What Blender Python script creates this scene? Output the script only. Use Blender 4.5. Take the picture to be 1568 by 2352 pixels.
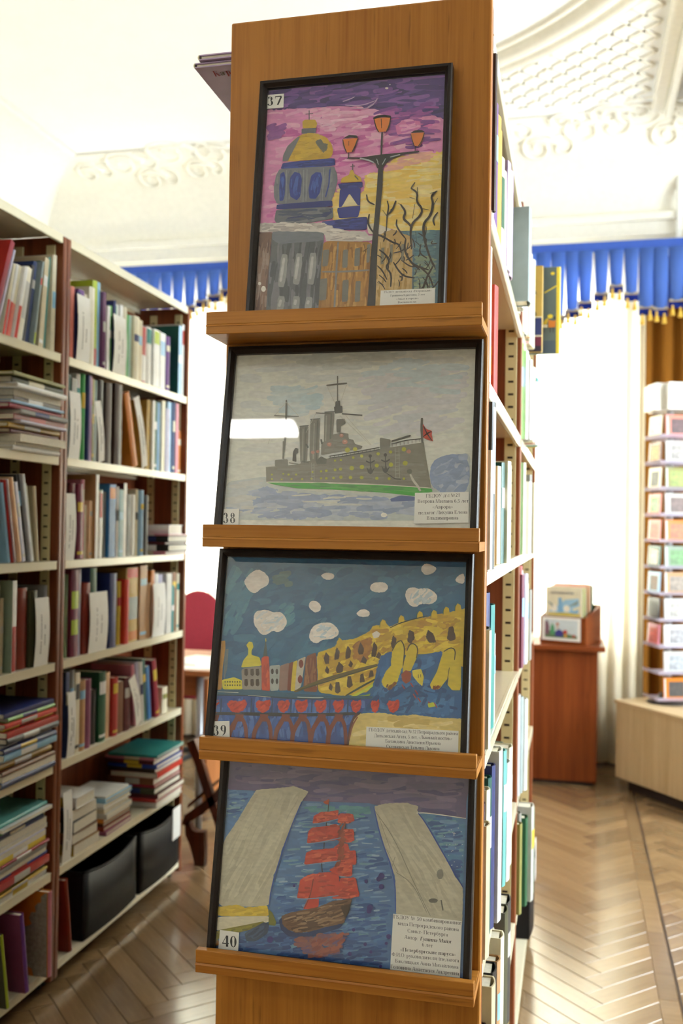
import bpy, bmesh, math, random
from mathutils import Vector, Matrix
from mathutils.geometry import tessellate_polygon

for o in list(bpy.data.objects):
    bpy.data.objects.remove(o, do_unlink=True)
SC = bpy.context.scene
COL = SC.collection
RND = random.Random(7)
PI = math.pi

# ------------------------------------------------------------------ camera
FPX, YAW, PITCH, ROLL = 2232.5, 0.2351, 0.0157, 0.0145
CAM = Vector((0.589, -1.5832, 1.43))
_fw = Vector((-math.sin(YAW), math.cos(YAW), 0)); _rt = Vector((math.cos(YAW), math.sin(YAW), 0)); _up = Vector((0, 0, 1))
_f2 = _fw * math.cos(PITCH) + _up * math.sin(PITCH); _u2 = _up * math.cos(PITCH) - _fw * math.sin(PITCH)
_R = _rt * math.cos(ROLL) + _u2 * math.sin(ROLL); _U = _u2 * math.cos(ROLL) - _rt * math.sin(ROLL)
cam_d = bpy.data.cameras.new('camera'); cam = bpy.data.objects.new('camera', cam_d); COL.objects.link(cam)
cam.matrix_world = Matrix(((_R.x, _U.x, -_f2.x, CAM.x), (_R.y, _U.y, -_f2.y, CAM.y), (_R.z, _U.z, -_f2.z, CAM.z), (0, 0, 0, 1)))
cam_d.sensor_fit = 'VERTICAL'; cam_d.sensor_height = 36.0; cam_d.lens = FPX / 2352 * 36
cam_d.clip_start = 0.05; cam_d.clip_end = 200
cam_d.dof.use_dof = True; cam_d.dof.focus_distance = 1.60; cam_d.dof.aperture_fstop = 4.0
SC.camera = cam

# ------------------------------------------------------------------ world, light, exposure
SC.view_settings.view_transform = 'Standard'; SC.view_settings.look = 'None'
SC.view_settings.gamma = 1.0; SC.view_settings.use_curve_mapping = False
SC.view_settings.exposure = 1.05
CY = SC.cycles; CY.max_bounces = 7; CY.diffuse_bounces = 4; CY.glossy_bounces = 3; CY.transmission_bounces = 4; CY.transparent_max_bounces = 10
CY.use_adaptive_sampling = True; CY.adaptive_threshold = 0.05; CY.use_denoising = True
CY.caustics_reflective = False; CY.caustics_refractive = False
LAMP = 16.0          # radiance of the ceiling lamps' diffusers
SKY = 8.0            # bright overcast daylight outside the windows
world = bpy.data.worlds.new('World'); SC.world = world; world.use_nodes = True
bg = world.node_tree.nodes['Background']; bg.inputs[0].default_value = (0.86, 0.93, 1.0, 1); bg.inputs[1].default_value = SKY

def daylight(name, loc, rot, sx, sy, power, color):
    l = bpy.data.lights.new(name, 'AREA'); l.shape = 'RECTANGLE'; l.size = sx; l.size_y = sy
    l.energy = power; l.color = color
    o = bpy.data.objects.new(name, l); COL.objects.link(o); o.location = loc; o.rotation_euler = rot
    return o
# daylight standing outside the windows, as bright as the sky there: the curtained windows in view, and the
# side windows whose daylight whitens every face turned to the aisle
def sky_power(sx, sy): return SKY * PI * sx * sy
daylight('window_back_daylight', (0.225, 5.05, 1.9), (math.radians(-90), 0, 0), 1.15, 2.2, sky_power(1.15, 2.2), (0.90, 0.95, 1.0))
daylight('window_back_daylight', (-2.285, 5.05, 1.9), (math.radians(-90), 0, 0), 1.13, 2.2, sky_power(1.13, 2.2), (0.90, 0.95, 1.0))
daylight('window_right_offscreen', (4.45, 1.6, 1.9), (0, math.radians(90), 0), 2.2, 3.4, sky_power(2.2, 3.4), (0.90, 0.95, 1.0))

# ------------------------------------------------------------------ photograph pixel -> ray
def ray(px, py):
    return _f2 + _R * ((px - 784) / FPX) - _U * ((py - 1176) / FPX)
def on_x(px, py, x):
    d = ray(px, py); return CAM + d * ((x - CAM.x) / d.x)
def on_y(px, py, y):
    d = ray(px, py); return CAM + d * ((y - CAM.y) / d.y)
def on_z(px, py, z):
    d = ray(px, py); return CAM + d * ((z - CAM.z) / d.z)
def proj(P):
    d = Vector(P) - CAM; z = d.dot(_f2)
    return 784 + FPX * d.dot(_R) / z, 1176 - FPX * d.dot(_U) / z, z
def y_at(px, x, z):
    """depth Y of the point (x, Y, z) that shows in pixel column px"""
    k = (px - 784) / FPX
    n = _R - _f2 * k
    return CAM.y - (n.x * (x - CAM.x) + n.z * (z - CAM.z)) / n.y
def z_at(py, x, y):
    k = (1176 - py) / FPX
    n = _U - _f2 * k
    return CAM.z - (n.x * (x - CAM.x) + n.y * (y - CAM.y)) / n.z

# ------------------------------------------------------------------ materials
def lin(c):
    if isinstance(c, str):
        c = [int(c[i:i + 2], 16) / 255 for i in (0, 2, 4)]
    elif max(c) > 1.0:
        c = [v / 255 for v in c]
    return tuple((v / 12.92 if v <= 0.04045 else ((v + 0.055) / 1.055) ** 2.4) for v in c[:3])
MATS = {}
def nt(name):
    m = bpy.data.materials.new(name); m.use_nodes = True
    return m, m.node_tree, m.node_tree.nodes['Principled BSDF']
def N(t, kind, **kw):
    n = t.nodes.new(kind)
    for k, v in kw.items():
        if k.startswith('i_'):
            n.inputs[k[2:].replace('_', ' ')].default_value = v
        else:
            setattr(n, k, v)
    return n
def coords(t, scale=(1, 1, 1), kind='Object'):
    c = t.nodes.new('ShaderNodeTexCoord'); mp = t.nodes.new('ShaderNodeMapping')
    mp.inputs['Scale'].default_value = scale
    t.links.new(c.outputs[kind], mp.inputs[0]); return mp.outputs[0]
def plain(name, c, rough=0.5, var=0.06, scale=30, metal=0, bump=0.0, spec=0.5):
    """one colour with a fine procedural mottling"""
    key = (name, str(c), rough)
    if key in MATS: return MATS[key]
    m, t, b = nt(name); L = lin(c)
    nz = N(t, 'ShaderNodeTexNoise'); nz.inputs['Scale'].default_value = scale; nz.inputs['Detail'].default_value = 3
    t.links.new(coords(t), nz.inputs['Vector'])
    cr = N(t, 'ShaderNodeValToRGB')
    cr.color_ramp.elements[0].position = 0.3; cr.color_ramp.elements[1].position = 0.7
    cr.color_ramp.elements[0].color = (*[v * (1 - var) for v in L], 1)
    cr.color_ramp.elements[1].color = (*[min(1, v * (1 + var)) for v in L], 1)
    t.links.new(nz.outputs['Fac'], cr.inputs[0]); t.links.new(cr.outputs[0], b.inputs['Base Color'])
    b.inputs['Roughness'].default_value = rough; b.inputs['Metallic'].default_value = metal
    b.inputs['Specular IOR Level'].default_value = spec
    if bump:
        bp = N(t, 'ShaderNodeBump'); bp.inputs['Strength'].default_value = bump; bp.inputs['Distance'].default_value = 0.002
        t.links.new(nz.outputs['Fac'], bp.inputs['Height']); t.links.new(bp.outputs[0], b.inputs['Normal'])
    MATS[key] = m; return m
def wood(name, light, dark, axis='z', rough=0.38, stretch=1.0, spec=0.4):
    key = ('wood', name, axis)
    if key in MATS: return MATS[key]
    m, t, b = nt(name + '_' + axis)
    s = {'x': (1.2, 26, 26), 'y': (26, 1.2, 26), 'z': (26, 26, 1.2)}[axis]
    v = coords(t, tuple(q * stretch for q in s))
    n1 = N(t, 'ShaderNodeTexNoise'); n1.inputs['Scale'].default_value = 1.0; n1.inputs['Detail'].default_value = 6; n1.inputs['Roughness'].default_value = 0.6
    n1.inputs['Distortion'].default_value = 0.4
    t.links.new(v, n1.inputs['Vector'])
    s2 = {'x': (4, 220, 220), 'y': (220, 4, 220), 'z': (220, 220, 4)}[axis]
    v2 = coords(t, tuple(q * stretch for q in s2))
    n2 = N(t, 'ShaderNodeTexNoise'); n2.inputs['Scale'].default_value = 1.0; n2.inputs['Detail'].default_value = 3
    t.links.new(v2, n2.inputs['Vector'])
    mx = N(t, 'ShaderNodeMath', operation='MULTIPLY_ADD'); mx.inputs[1].default_value = 0.35
    t.links.new(n2.outputs['Fac'], mx.inputs[0])
    ms = N(t, 'ShaderNodeMath', operation='MULTIPLY'); ms.inputs[1].default_value = 0.75
    t.links.new(n1.outputs['Fac'], ms.inputs[0]); t.links.new(ms.outputs[0], mx.inputs[2])
    cr = N(t, 'ShaderNodeValToRGB')
    cr.color_ramp.elements[0].position = 0.38; cr.color_ramp.elements[1].position = 0.66
    cr.color_ramp.elements[0].color = (*lin(dark), 1); cr.color_ramp.elements[1].color = (*lin(light), 1)
    t.links.new(mx.outputs[0], cr.inputs[0])
    # short dark flecks along the grain
    s3 = {'x': (9, 120, 120), 'y': (120, 9, 120), 'z': (120, 120, 9)}[axis]
    n3 = N(t, 'ShaderNodeTexNoise'); n3.inputs['Scale'].default_value = 1.0; n3.inputs['Detail'].default_value = 2
    t.links.new(coords(t, s3), n3.inputs['Vector'])
    fl = N(t, 'ShaderNodeMapRange'); fl.inputs[1].default_value = 0.64; fl.inputs[2].default_value = 0.74; fl.inputs[3].default_value = 1.0; fl.inputs[4].default_value = 0.72
    t.links.new(n3.outputs['Fac'], fl.inputs[0])
    hv = N(t, 'ShaderNodeHueSaturation'); t.links.new(fl.outputs[0], hv.inputs['Value']); t.links.new(cr.outputs[0], hv.inputs['Color'])
    t.links.new(hv.outputs[0], b.inputs['Base Color'])
    b.inputs['Roughness'].default_value = rough; b.inputs['Specular IOR Level'].default_value = spec
    MATS[key] = m; return m
def beech(axis): return wood('beech_laminate', 'b67a32', '9a5e20', axis, spec=0.25)
def upright_wood(axis): return wood('alder_board', '8c4c2a', '6c361a', axis)
M_CREAM = lambda: plain('cream_shelf_enamel', 'ece4c8', 0.16, 0.015)
M_RAIL = lambda: plain('cream_rail_enamel', 'd8cc9a', 0.4, 0.02)
M_DARK = lambda: plain('dark_slot', '2a1a10', 0.8)
M_WHITE = lambda: plain('white_paper', 'f0eee8', 0.7, 0.015)
M_PAGES = lambda: plain('book_pages', 'e6dfcd', 0.85, 0.08, 160)
M_TEXT = lambda: plain('black_print', '1a1a1c', 0.7, 0.02)
M_GREYTEXT = lambda: plain('grey_print', '8a8784', 0.7, 0.02)
def glass_mat(name='picture_glass', tint=(1, 1, 1), ior=1.45, rough=0.0):
    if name in MATS: return MATS[name]
    m = bpy.data.materials.new(name); m.use_nodes = True; t = m.node_tree; t.nodes.clear()
    o = N(t, 'ShaderNodeOutputMaterial'); tr = N(t, 'ShaderNodeBsdfTransparent'); gl = N(t, 'ShaderNodeBsdfGlossy')
    tr.inputs[0].default_value = (*tint, 1); gl.inputs['Roughness'].default_value = rough
    # the same reflectance from either face of the thin pane
    fr = N(t, 'ShaderNodeFresnel'); ge = N(t, 'ShaderNodeNewGeometry'); mi = N(t, 'ShaderNodeMapRange')
    mi.inputs[3].default_value = ior; mi.inputs[4].default_value = 1 / ior
    t.links.new(ge.outputs['Backfacing'], mi.inputs[0]); t.links.new(mi.outputs[0], fr.inputs[0])
    mx = N(t, 'ShaderNodeMixShader')
    t.links.new(fr.outputs[0], mx.inputs[0]); t.links.new(tr.outputs[0], mx.inputs[1]); t.links.new(gl.outputs[0], mx.inputs[2])
    t.links.new(mx.outputs[0], o.inputs[0]); MATS[name] = m; return m
def emit_mat(name, c, s):
    if name in MATS: return MATS[name]
    m, t, b = nt(name)
    b.inputs['Base Color'].default_value = (0.9, 0.9, 0.9, 1)
    b.inputs['Emission Color'].default_value = (*c, 1); b.inputs['Emission Strength'].default_value = s
    MATS[name] = m; return m
def cloth(name, c, trans=0.5, rough=0.9, open_=0.0, tc=None):
    """curtain cloth: diffuse plus light shining through"""
    if name in MATS: return MATS[name]
    m = bpy.data.materials.new(name); m.use_nodes = True; t = m.node_tree; t.nodes.clear()
    o = N(t, 'ShaderNodeOutputMaterial'); d = N(t, 'ShaderNodeBsdfDiffuse'); tl = N(t, 'ShaderNodeBsdfTranslucent')
    nz = N(t, 'ShaderNodeTexNoise'); nz.inputs['Scale'].default_value = 60
    t.links.new(coords(t, (1, 1, 0.05)), nz.inputs['Vector'])
    cr = N(t, 'ShaderNodeValToRGB'); L = lin(c)
    cr.color_ramp.elements[0].color = (*[v * 0.9 for v in L], 1); cr.color_ramp.elements[1].color = (*[min(1, v * 1.08) for v in L], 1)
    t.links.new(nz.outputs['Fac'], cr.inputs[0]); t.links.new(cr.outputs[0], d.inputs[0])
    if tc: tl.inputs[0].default_value = (*lin(tc), 1)
    else: t.links.new(cr.outputs[0], tl.inputs[0])
    mx = N(t, 'ShaderNodeMixShader'); mx.inputs[0].default_value = trans
    t.links.new(d.outputs[0], mx.inputs[1]); t.links.new(tl.outputs[0], mx.inputs[2])
    last = mx
    if open_:
        tr = N(t, 'ShaderNodeBsdfTransparent'); m2 = N(t, 'ShaderNodeMixShader'); m2.inputs[0].default_value = open_
        t.links.new(mx.outputs[0], m2.inputs[1]); t.links.new(tr.outputs[0], m2.inputs[2]); last = m2
    t.links.new(last.outputs[0], o.inputs[0]); MATS[name] = m; return m
def paint_mat(name='poster_paint', rough=0.55, streak=0.12, bump=0.25):
    """paint whose colour is stored per vertex, with brush streaks"""
    if name in MATS: return MATS[name]
    m, t, b = nt(name)
    at = N(t, 'ShaderNodeVertexColor', layer_name='paint')
    nz = N(t, 'ShaderNodeTexNoise'); nz.inputs['Scale'].default_value = 1; nz.inputs['Detail'].default_value = 5
    t.links.new(coords(t, (90, 90, 220)), nz.inputs['Vector'])
    hs = N(t, 'ShaderNodeHueSaturation')
    mr = N(t, 'ShaderNodeMapRange'); mr.inputs[1].default_value = 0.25; mr.inputs[2].default_value = 0.75
    mr.inputs[3].default_value = 1 - streak; mr.inputs[4].default_value = 1 + streak
    t.links.new(nz.outputs['Fac'], mr.inputs[0]); t.links.new(mr.outputs[0], hs.inputs['Value'])
    t.links.new(at.outputs['Color'], hs.inputs['Color']); t.links.new(hs.outputs[0], b.inputs['Base Color'])
    b.inputs['Roughness'].default_value = rough
    bp = N(t, 'ShaderNodeBump'); bp.inputs['Strength'].default_value = bump; bp.inputs['Distance'].default_value = 0.0006
    t.links.new(nz.outputs['Fac'], bp.inputs['Height']); t.links.new(bp.outputs[0], b.inputs['Normal'])
    MATS[name] = m; return m

# ------------------------------------------------------------------ mesh helpers
class MB:
    """collects simple shapes into one mesh"""
    def __init__(s): s.v = []; s.f = []; s.mi = []; s.mats = []; s.smooth = []
    def slot(s, m):
        if m is None: return 0
        if m not in s.mats: s.mats.append(m)
        return s.mats.index(m)
    def add(s, verts, faces, m=None, smooth=False):
        o = len(s.v); k = s.slot(m); s.v += [tuple(v) for v in verts]
        for f in faces: s.f.append(tuple(i + o for i in f)); s.mi.append(k); s.smooth.append(smooth)
        return s
    def box(s, a, b, m=None, bev=0.0):
        x0, x1 = sorted((a[0], b[0])); y0, y1 = sorted((a[1], b[1])); z0, z1 = sorted((a[2], b[2]))
        if not bev:
            vs = [(x0, y0, z0), (x1, y0, z0), (x1, y1, z0), (x0, y1, z0), (x0, y0, z1), (x1, y0, z1), (x1, y1, z1), (x0, y1, z1)]
            fs = [(0, 3, 2, 1), (4, 5, 6, 7), (0, 1, 5, 4), (1, 2, 6, 5), (2, 3, 7, 6), (3, 0, 4, 7)]
            return s.add(vs, fs, m)
        bm = bmesh.new(); bmesh.ops.create_cube(bm, size=1)
        for v in bm.verts:
            v.co = Vector((x0 + (v.co.x + .5) * (x1 - x0), y0 + (v.co.y + .5) * (y1 - y0), z0 + (v.co.z + .5) * (z1 - z0)))
        bmesh.ops.bevel(bm, geom=list(bm.edges), offset=min(bev, 0.49 * min(x1 - x0, y1 - y0, z1 - z0)), segments=2, affect='EDGES', profile=0.5)
        return s.bm(bm, m)
    def bm(s, bm, m=None, smooth=False):
        bm.verts.index_update()
        s.add([v.co[:] for v in bm.verts], [tuple(v.index for v in f.verts) for f in bm.faces], m, smooth); bm.free(); return s
    def tube(s, pts, r, m=None, n=8, caps=True):
        pts = [Vector(p) for p in pts]; rs = r if isinstance(r, (list, tuple)) else [r] * len(pts)
        vs = []; up = None
        for i, p in enumerate(pts):
            d = (pts[min(i + 1, len(pts) - 1)] - pts[max(i - 1, 0)]).normalized()
            if up is None:
                up = Vector((0, 0, 1)) if abs(d.z) < 0.9 else Vector((1, 0, 0))
            a = d.cross(up)
            if a.length < 1e-6: a = d.orthogonal()
            a.normalize(); b = a.cross(d).normalized(); up = b
            for k in range(n):
                t = 2 * PI * k / n
                vs.append(p + (a * math.cos(t) + b * math.sin(t)) * rs[i])
        fs = []
        for i in range(len(pts) - 1):
            for k in range(n):
                k2 = (k + 1) % n
                fs.append((i * n + k, i * n + k2, (i + 1) * n + k2, (i + 1) * n + k))
        s.add(vs, fs, m, True)
        if caps:
            o = len(s.v) - len(vs); kk = s.slot(m)
            for ring in (range(n - 1, -1, -1), range((len(pts) - 1) * n, len(pts) * n)):
                s.f.append(tuple(o + q for q in ring)); s.mi.append(kk); s.smooth.append(False)
        return s
    def lathe(s, prof, c, m=None, n=32, axis='z'):
        vs = []; fs = []
        for i, (r, z) in enumerate(prof):
            for k in range(n):
                t = 2 * PI * k / n; vs.append((c[0] + r * math.cos(t), c[1] + r * math.sin(t), c[2] + z))
        for i in range(len(prof) - 1):
            for k in range(n):
                k2 = (k + 1) % n; fs.append((i * n + k, i * n + k2, (i + 1) * n + k2, (i + 1) * n + k))
        return s.add(vs, fs, m, True)
    def prism(s, poly, d, m=None):
        """poly: list of 3-D points (planar), extruded by vector d"""
        n = len(poly); P = [Vector(p) for p in poly]; d = Vector(d)
        tri = tessellate_polygon([P])
        vs = P + [p + d for p in P]
        fs = [tuple(t) for t in tri] + [tuple(i + n for i in reversed(t)) for t in tri]
        fs += [(i, (i + 1) % n, (i + 1) % n + n, i + n) for i in range(n)]
        s.add(vs, fs, m)
        return s
    def xf(s, M):
        s.v = [tuple(M @ Vector(v)) for v in s.v]; return s
    def mesh(s, name):
        me = bpy.data.meshes.new(name); me.from_pydata(s.v, [], s.f)
        for m in s.mats: me.materials.append(m)
        if s.f:
            me.polygons.foreach_set('material_index', s.mi); me.polygons.foreach_set('use_smooth', s.smooth)
        bm = bmesh.new(); bm.from_mesh(me); bmesh.ops.recalc_face_normals(bm, faces=bm.faces); bm.to_mesh(me); bm.free()
        me.update(); return me
    def build(s, name, m=None, parent=None):
        if m is not None and not s.mats: s.mats = [m]
        o = bpy.data.objects.new(name, s.mesh(name)); COL.objects.link(o)
        if parent is not None: o.parent = parent
        return o
def tag(o, label=None, cat=None, group=None, kind=None):
    if label: o['label'] = label
    if cat: o['category'] = cat
    if group: o['group'] = group
    if kind: o['kind'] = kind
    return o
def empty(name, loc=(0, 0, 0), rot=(0, 0, 0)):
    o = bpy.data.objects.new(name, None); COL.objects.link(o); o.location = loc; o.rotation_euler = rot
    o.empty_display_size = 0.05; return o
def thing(name, label, cat, loc=(0, 0, 0), rot=(0, 0, 0), group=None):
    return tag(empty(name, loc, rot), label, cat, group)
def struct(name, mb, m=None, parent=None):
    o = mb.build(name, m, parent)
    if parent is None: o['kind'] = 'structure'
    return o
def ordinal(n):
    return ['zeroth', 'first', 'second', 'third', 'fourth', 'fifth', 'sixth', 'seventh', 'eighth', 'ninth', 'tenth', 'eleventh', 'twelfth',
            'thirteenth', 'fourteenth', 'fifteenth', 'sixteenth', 'seventeenth', 'eighteenth', 'nineteenth', 'twentieth', 'twenty-first',
            'twenty-second', 'twenty-third', 'twenty-fourth', 'twenty-fifth', 'twenty-sixth', 'twenty-seventh', 'twenty-eighth', 'twenty-ninth',
            'thirtieth', 'thirty-first', 'thirty-second', 'thirty-third', 'thirty-fourth'][n]

# ================================================================== THE ROOM
XL, XR, YF, YB, ZC = -3.1, 4.0, -4.6, 4.65, 3.85
WALLC = plain('cream_wall_plaster', 'efebde', 0.85, 0.02, 6)
CEILC = plain('white_ceiling_plaster', 'f4f3f0', 0.9, 0.012, 5)
STUCCO = plain('white_stucco', 'f1ecdf', 0.85, 0.03, 30)

def wall_with_holes(name, u0, u1, holes, place, wm=None):
    """wall boards around rectangular openings; place(u, t, z) -> world point, t = 0 inside face, 1 outside face"""
    mb = MB()
    def seg(a, b, z0, z1):
        if b - a < 1e-6 or z1 - z0 < 1e-6: return
        mb.box(place(a, 0, z0), place(b, 1, z1))
    cur = u0
    for (a, b, z0, z1) in sorted(holes):
        seg(cur, a, 0, ZC); seg(a, b, 0, z0); seg(a, b, z1, ZC); cur = b
    seg(cur, u1, 0, ZC)
    return struct(name, mb, wm or WALLC)
TH = 0.28
back_holes = [(-2.85, -1.72, 0.8, 3.0), (-0.35, 0.80, 0.8, 3.0)]
side_holes = [(-0.1, 1.3, 0.8, 3.0), (1.9, 3.3, 0.8, 3.0)]
wall_with_holes('wall_back', XL - TH, XR + TH, back_holes, lambda u, t, z: (u, YB + t * TH, z))
wall_with_holes('wall_right', YF, YB, side_holes, lambda u, t, z: (XR + t * TH, u, z))
struct('wall_left', MB().box((XL - TH, YF, 0), (XL, YB, ZC)), WALLC)
struct('wall_front', MB().box((XL - TH, YF - TH, 0), (XR + TH, YF, ZC)), WALLC)
ceiling = struct('ceiling', MB().box((XL - TH, YF - TH, ZC), (XR + TH, YB + TH, ZC + 0.15)), CEILC)

WFRAME = plain('white_window_paint', 'efeee9', 0.45, 0.02)
def window(name, a, b, z0, z1, place):
    """tall sash: outer frame, mullion, two transoms, panes"""
    mb = MB(); w = 0.06
    def bar(u0, u1, za, zb): mb.box(place(u0, 0.45, za), place(u1, 0.7, zb), None, 0.004)
    bar(a, a + w, z0, z1); bar(b - w, b, z0, z1); bar(a + w, b - w, z0, z0 + w); bar(a + w, b - w, z1 - w, z1)
    m = (a + b) / 2; zt = z0 + (z1 - z0) * 0.68
    bar(m - w / 2, m + w / 2, z0 + w, z1 - w); bar(a + w, m - w / 2, zt, zt + w); bar(m + w / 2, b - w, zt, zt + w)
    o = struct(name, mb, WFRAME)
    for (u0, u1) in ((a + w, m - w / 2), (m + w / 2, b - w)):
        for (za, zb) in ((z0 + w, zt), (zt + w, z1 - w)):
            MB().box(place(u0, 0.56, za), place(u1, 0.58, zb)).build('pane', glass_mat('window_glass', (0.97, 1, 1)), o)
    MB().box(place(a - 0.04, -0.14, z0 - 0.04), place(b + 0.04, 0.42, z0), None, 0.006).build('window_sill', WFRAME, o)
    return o
for i, h in enumerate(back_holes): window('window_%d' % (2 - i), *h, lambda u, t, z: (u, YB + t * TH, z))
for i, h in enumerate(side_holes): window('window_%d' % (3 + i), *h, lambda u, t, z: (XR + t * TH, u, z))


# cove between wall and ceiling, cornice strip under it
def cove(name, pts_fn, a, b):
    mb = MB(); n = 12; prof = []
    for i in range(n + 1):
        t = i / n * PI / 2
        prof.append((0.50 - 0.50 * math.sin(t), 0.47 - 0.47 * math.cos(t)))  # (distance from wall, height above spring)
    prof = [(0.0, 0.0)] + [(0.5 * (1 - math.cos(i / n * PI / 2)), 0.47 * math.sin(i / n * PI / 2)) for i in range(1, n + 1)] + [(0.0, 0.47)]
    m = len(prof); vs = []; fs = []
    for u in (a, b):
        for d, h in prof: vs.append(pts_fn(u, d, 3.38 + h))
    for i in range(m - 1): fs.append((i, i + 1, m + i + 1, m + i))
    mb.add(vs, fs, None, True)
    return struct(name, mb, STUCCO)
cove('trim_1', lambda u, d, z: (u, YB - d, z), XL, XR)
cove('trim_2', lambda u, d, z: (XL + d, u, z), YF, YB)
for nm, fn in (('trim_3', lambda a, b: (a, b)),):
    mb = MB()
    for z0, z1, d in ((3.25, 3.275, 0.03), (3.275, 3.34, 0.018), (3.34, 3.385, 0.05)):
        mb.box((XL, YB - d, z0), (XR, YB, z1), None, 0.004)
    struct(nm, mb, STUCCO)
mb = MB()
for z0, z1, d in ((3.25, 3.275, 0.03), (3.275, 3.34, 0.018), (3.34, 3.385, 0.05)):
    mb.box((XL, YF, z0), (XL + d, YB, z1), None, 0.004)
struct('trim_4', mb, STUCCO)

# ceiling stucco: curved moulding, straight moulding, lattice between them, scrolls in the cove
AC, AR = (-0.95, 1.65), 2.20
def arc_pts(r, a0, a1, z, n=40):
    return [(AC[0] + r * math.cos(math.radians(a0 + (a1 - a0) * i / n)), AC[1] + r * math.sin(math.radians(a0 + (a1 - a0) * i / n)), z) for i in range(n + 1)]
mb = MB()
mb.tube(arc_pts(AR, -20, 66, ZC), 0.035, None, 8); mb.tube(arc_pts(AR - 0.11, -20, 66, ZC), 0.05, None, 8); mb.tube(arc_pts(AR - 0.2, -20, 66, ZC), 0.022, None, 8)
struct('trim_5', mb, STUCCO)
mb = MB(); mb.box((0.99, -1.0, ZC - 0.05), (1.06, 4.12, ZC), None, 0.01); mb.box((1.06, -1.0, ZC - 0.10), (1.10, 4.12, ZC), None, 0.01)
mb.box((1.16, -1.0, ZC - 0.16), (2.2, 4.12, ZC), None, 0.02)
struct('trim_6', mb, STUCCO)
def in_lattice(x, y):
    return x < 0.97 and y < 4.05 and math.hypot(x - AC[0], y - AC[1]) > AR + 0.05 and x > -0.2 and y > 1.2
lat = MB(); sp = 0.105
for s in (1, -1):
    for k in range(-60, 80):
        c = k * sp * math.sqrt(2); run = []
        for i in range(0, 400):
            x = -0.3 + i * 0.0035; y = s * x + c
            if in_lattice(x, y): run.append((x, y))
        if len(run) > 12:
            a, b = run[0], run[-1]; d = Vector((b[0] - a[0], b[1] - a[1], 0)).normalized(); n = Vector((-d.y, d.x, 0)) * 0.009
            bar = MB(); h = 0.010
            q = [Vector((*a, ZC)) + n, Vector((*b, ZC)) + n, Vector((*b, ZC)) - n, Vector((*a, ZC)) - n]
            bar.prism(q, (0, 0, -h)); bar.build('lattice_bar', STUCCO, ceiling)
def scroll(mb, c, ux, uy, r0, turns, rt, flip=1):
    pts = []
    for i in range(46):
        t = i / 45; a = flip * t * turns * 2 * PI; r = r0 * (1 - 0.85 * t)
        pts.append(Vector(c) + Vector(ux) * (r * math.cos(a)) + Vector(uy) * (r * math.sin(a)))
    mb.tube(pts, [rt * (1 - 0.5 * i / 45) for i in range(46)], None, 6)
def cove_pt(u, t, off=0.0):
    a = t * PI / 2
    p = Vector((u, YB - 0.5 * (1 - math.cos(a)), 3.38 + 0.47 * math.sin(a))); n = Vector((0, -math.cos(a), -math.sin(a)))
    return p + n * off
rs = random.Random(3); k = 7
for (u, t, r) in ((0.62, 0.78, 0.15), (0.95, 0.92, 0.2), (1.25, 0.75, 0.16), (0.35, 0.62, 0.12), (-2.35, 0.8, 0.14), (-2.0, 0.9, 0.17), (-1.7, 0.85, 0.15), (-2.62, 0.72, 0.1), (0.5, 0.9, 0.1), (0.75, 0.95, 0.13), (1.1, 0.66, 0.12), (1.45, 0.9, 0.16), (0.15, 0.8, 0.1), (-2.2, 0.6, 0.11), (-1.85, 0.66, 0.1)):
    mb = MB(); c = cove_pt(u, t, 0.008); a = t * PI / 2
    uy = Vector((0, -math.sin(a), math.cos(a)))
    scroll(mb, c, (1, 0, 0), uy, r, 1.6, 0.015, 1); scroll(mb, c + Vector((r * 1.2, 0, 0)), (-1, 0, 0), -uy, r * 0.8, 1.4, 0.012, -1)
    leaf = [c + Vector((math.cos(w) * r * 1.3, 0, 0)) + uy * math.sin(w) * r * 0.5 for w in (0.3, 0.9, 1.6, 2.4)]
    mb.tube(leaf, [0.010, 0.022, 0.018, 0.006], None, 6)
    struct('trim_%d' % k, mb, STUCCO); k += 1

# skirting boards
SKIRT = plain('brown_skirting_paint', '5a3c26', 0.4, 0.05)
struct('baseboard_back', MB().box((XL, YB - 0.02, 0), (XR, YB, 0.10), None, 0.004), SKIRT)
struct('baseboard_left', MB().box((XL, YF, 0), (XL + 0.02, YB - 0.02, 0.10), None, 0.004), SKIRT)

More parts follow.
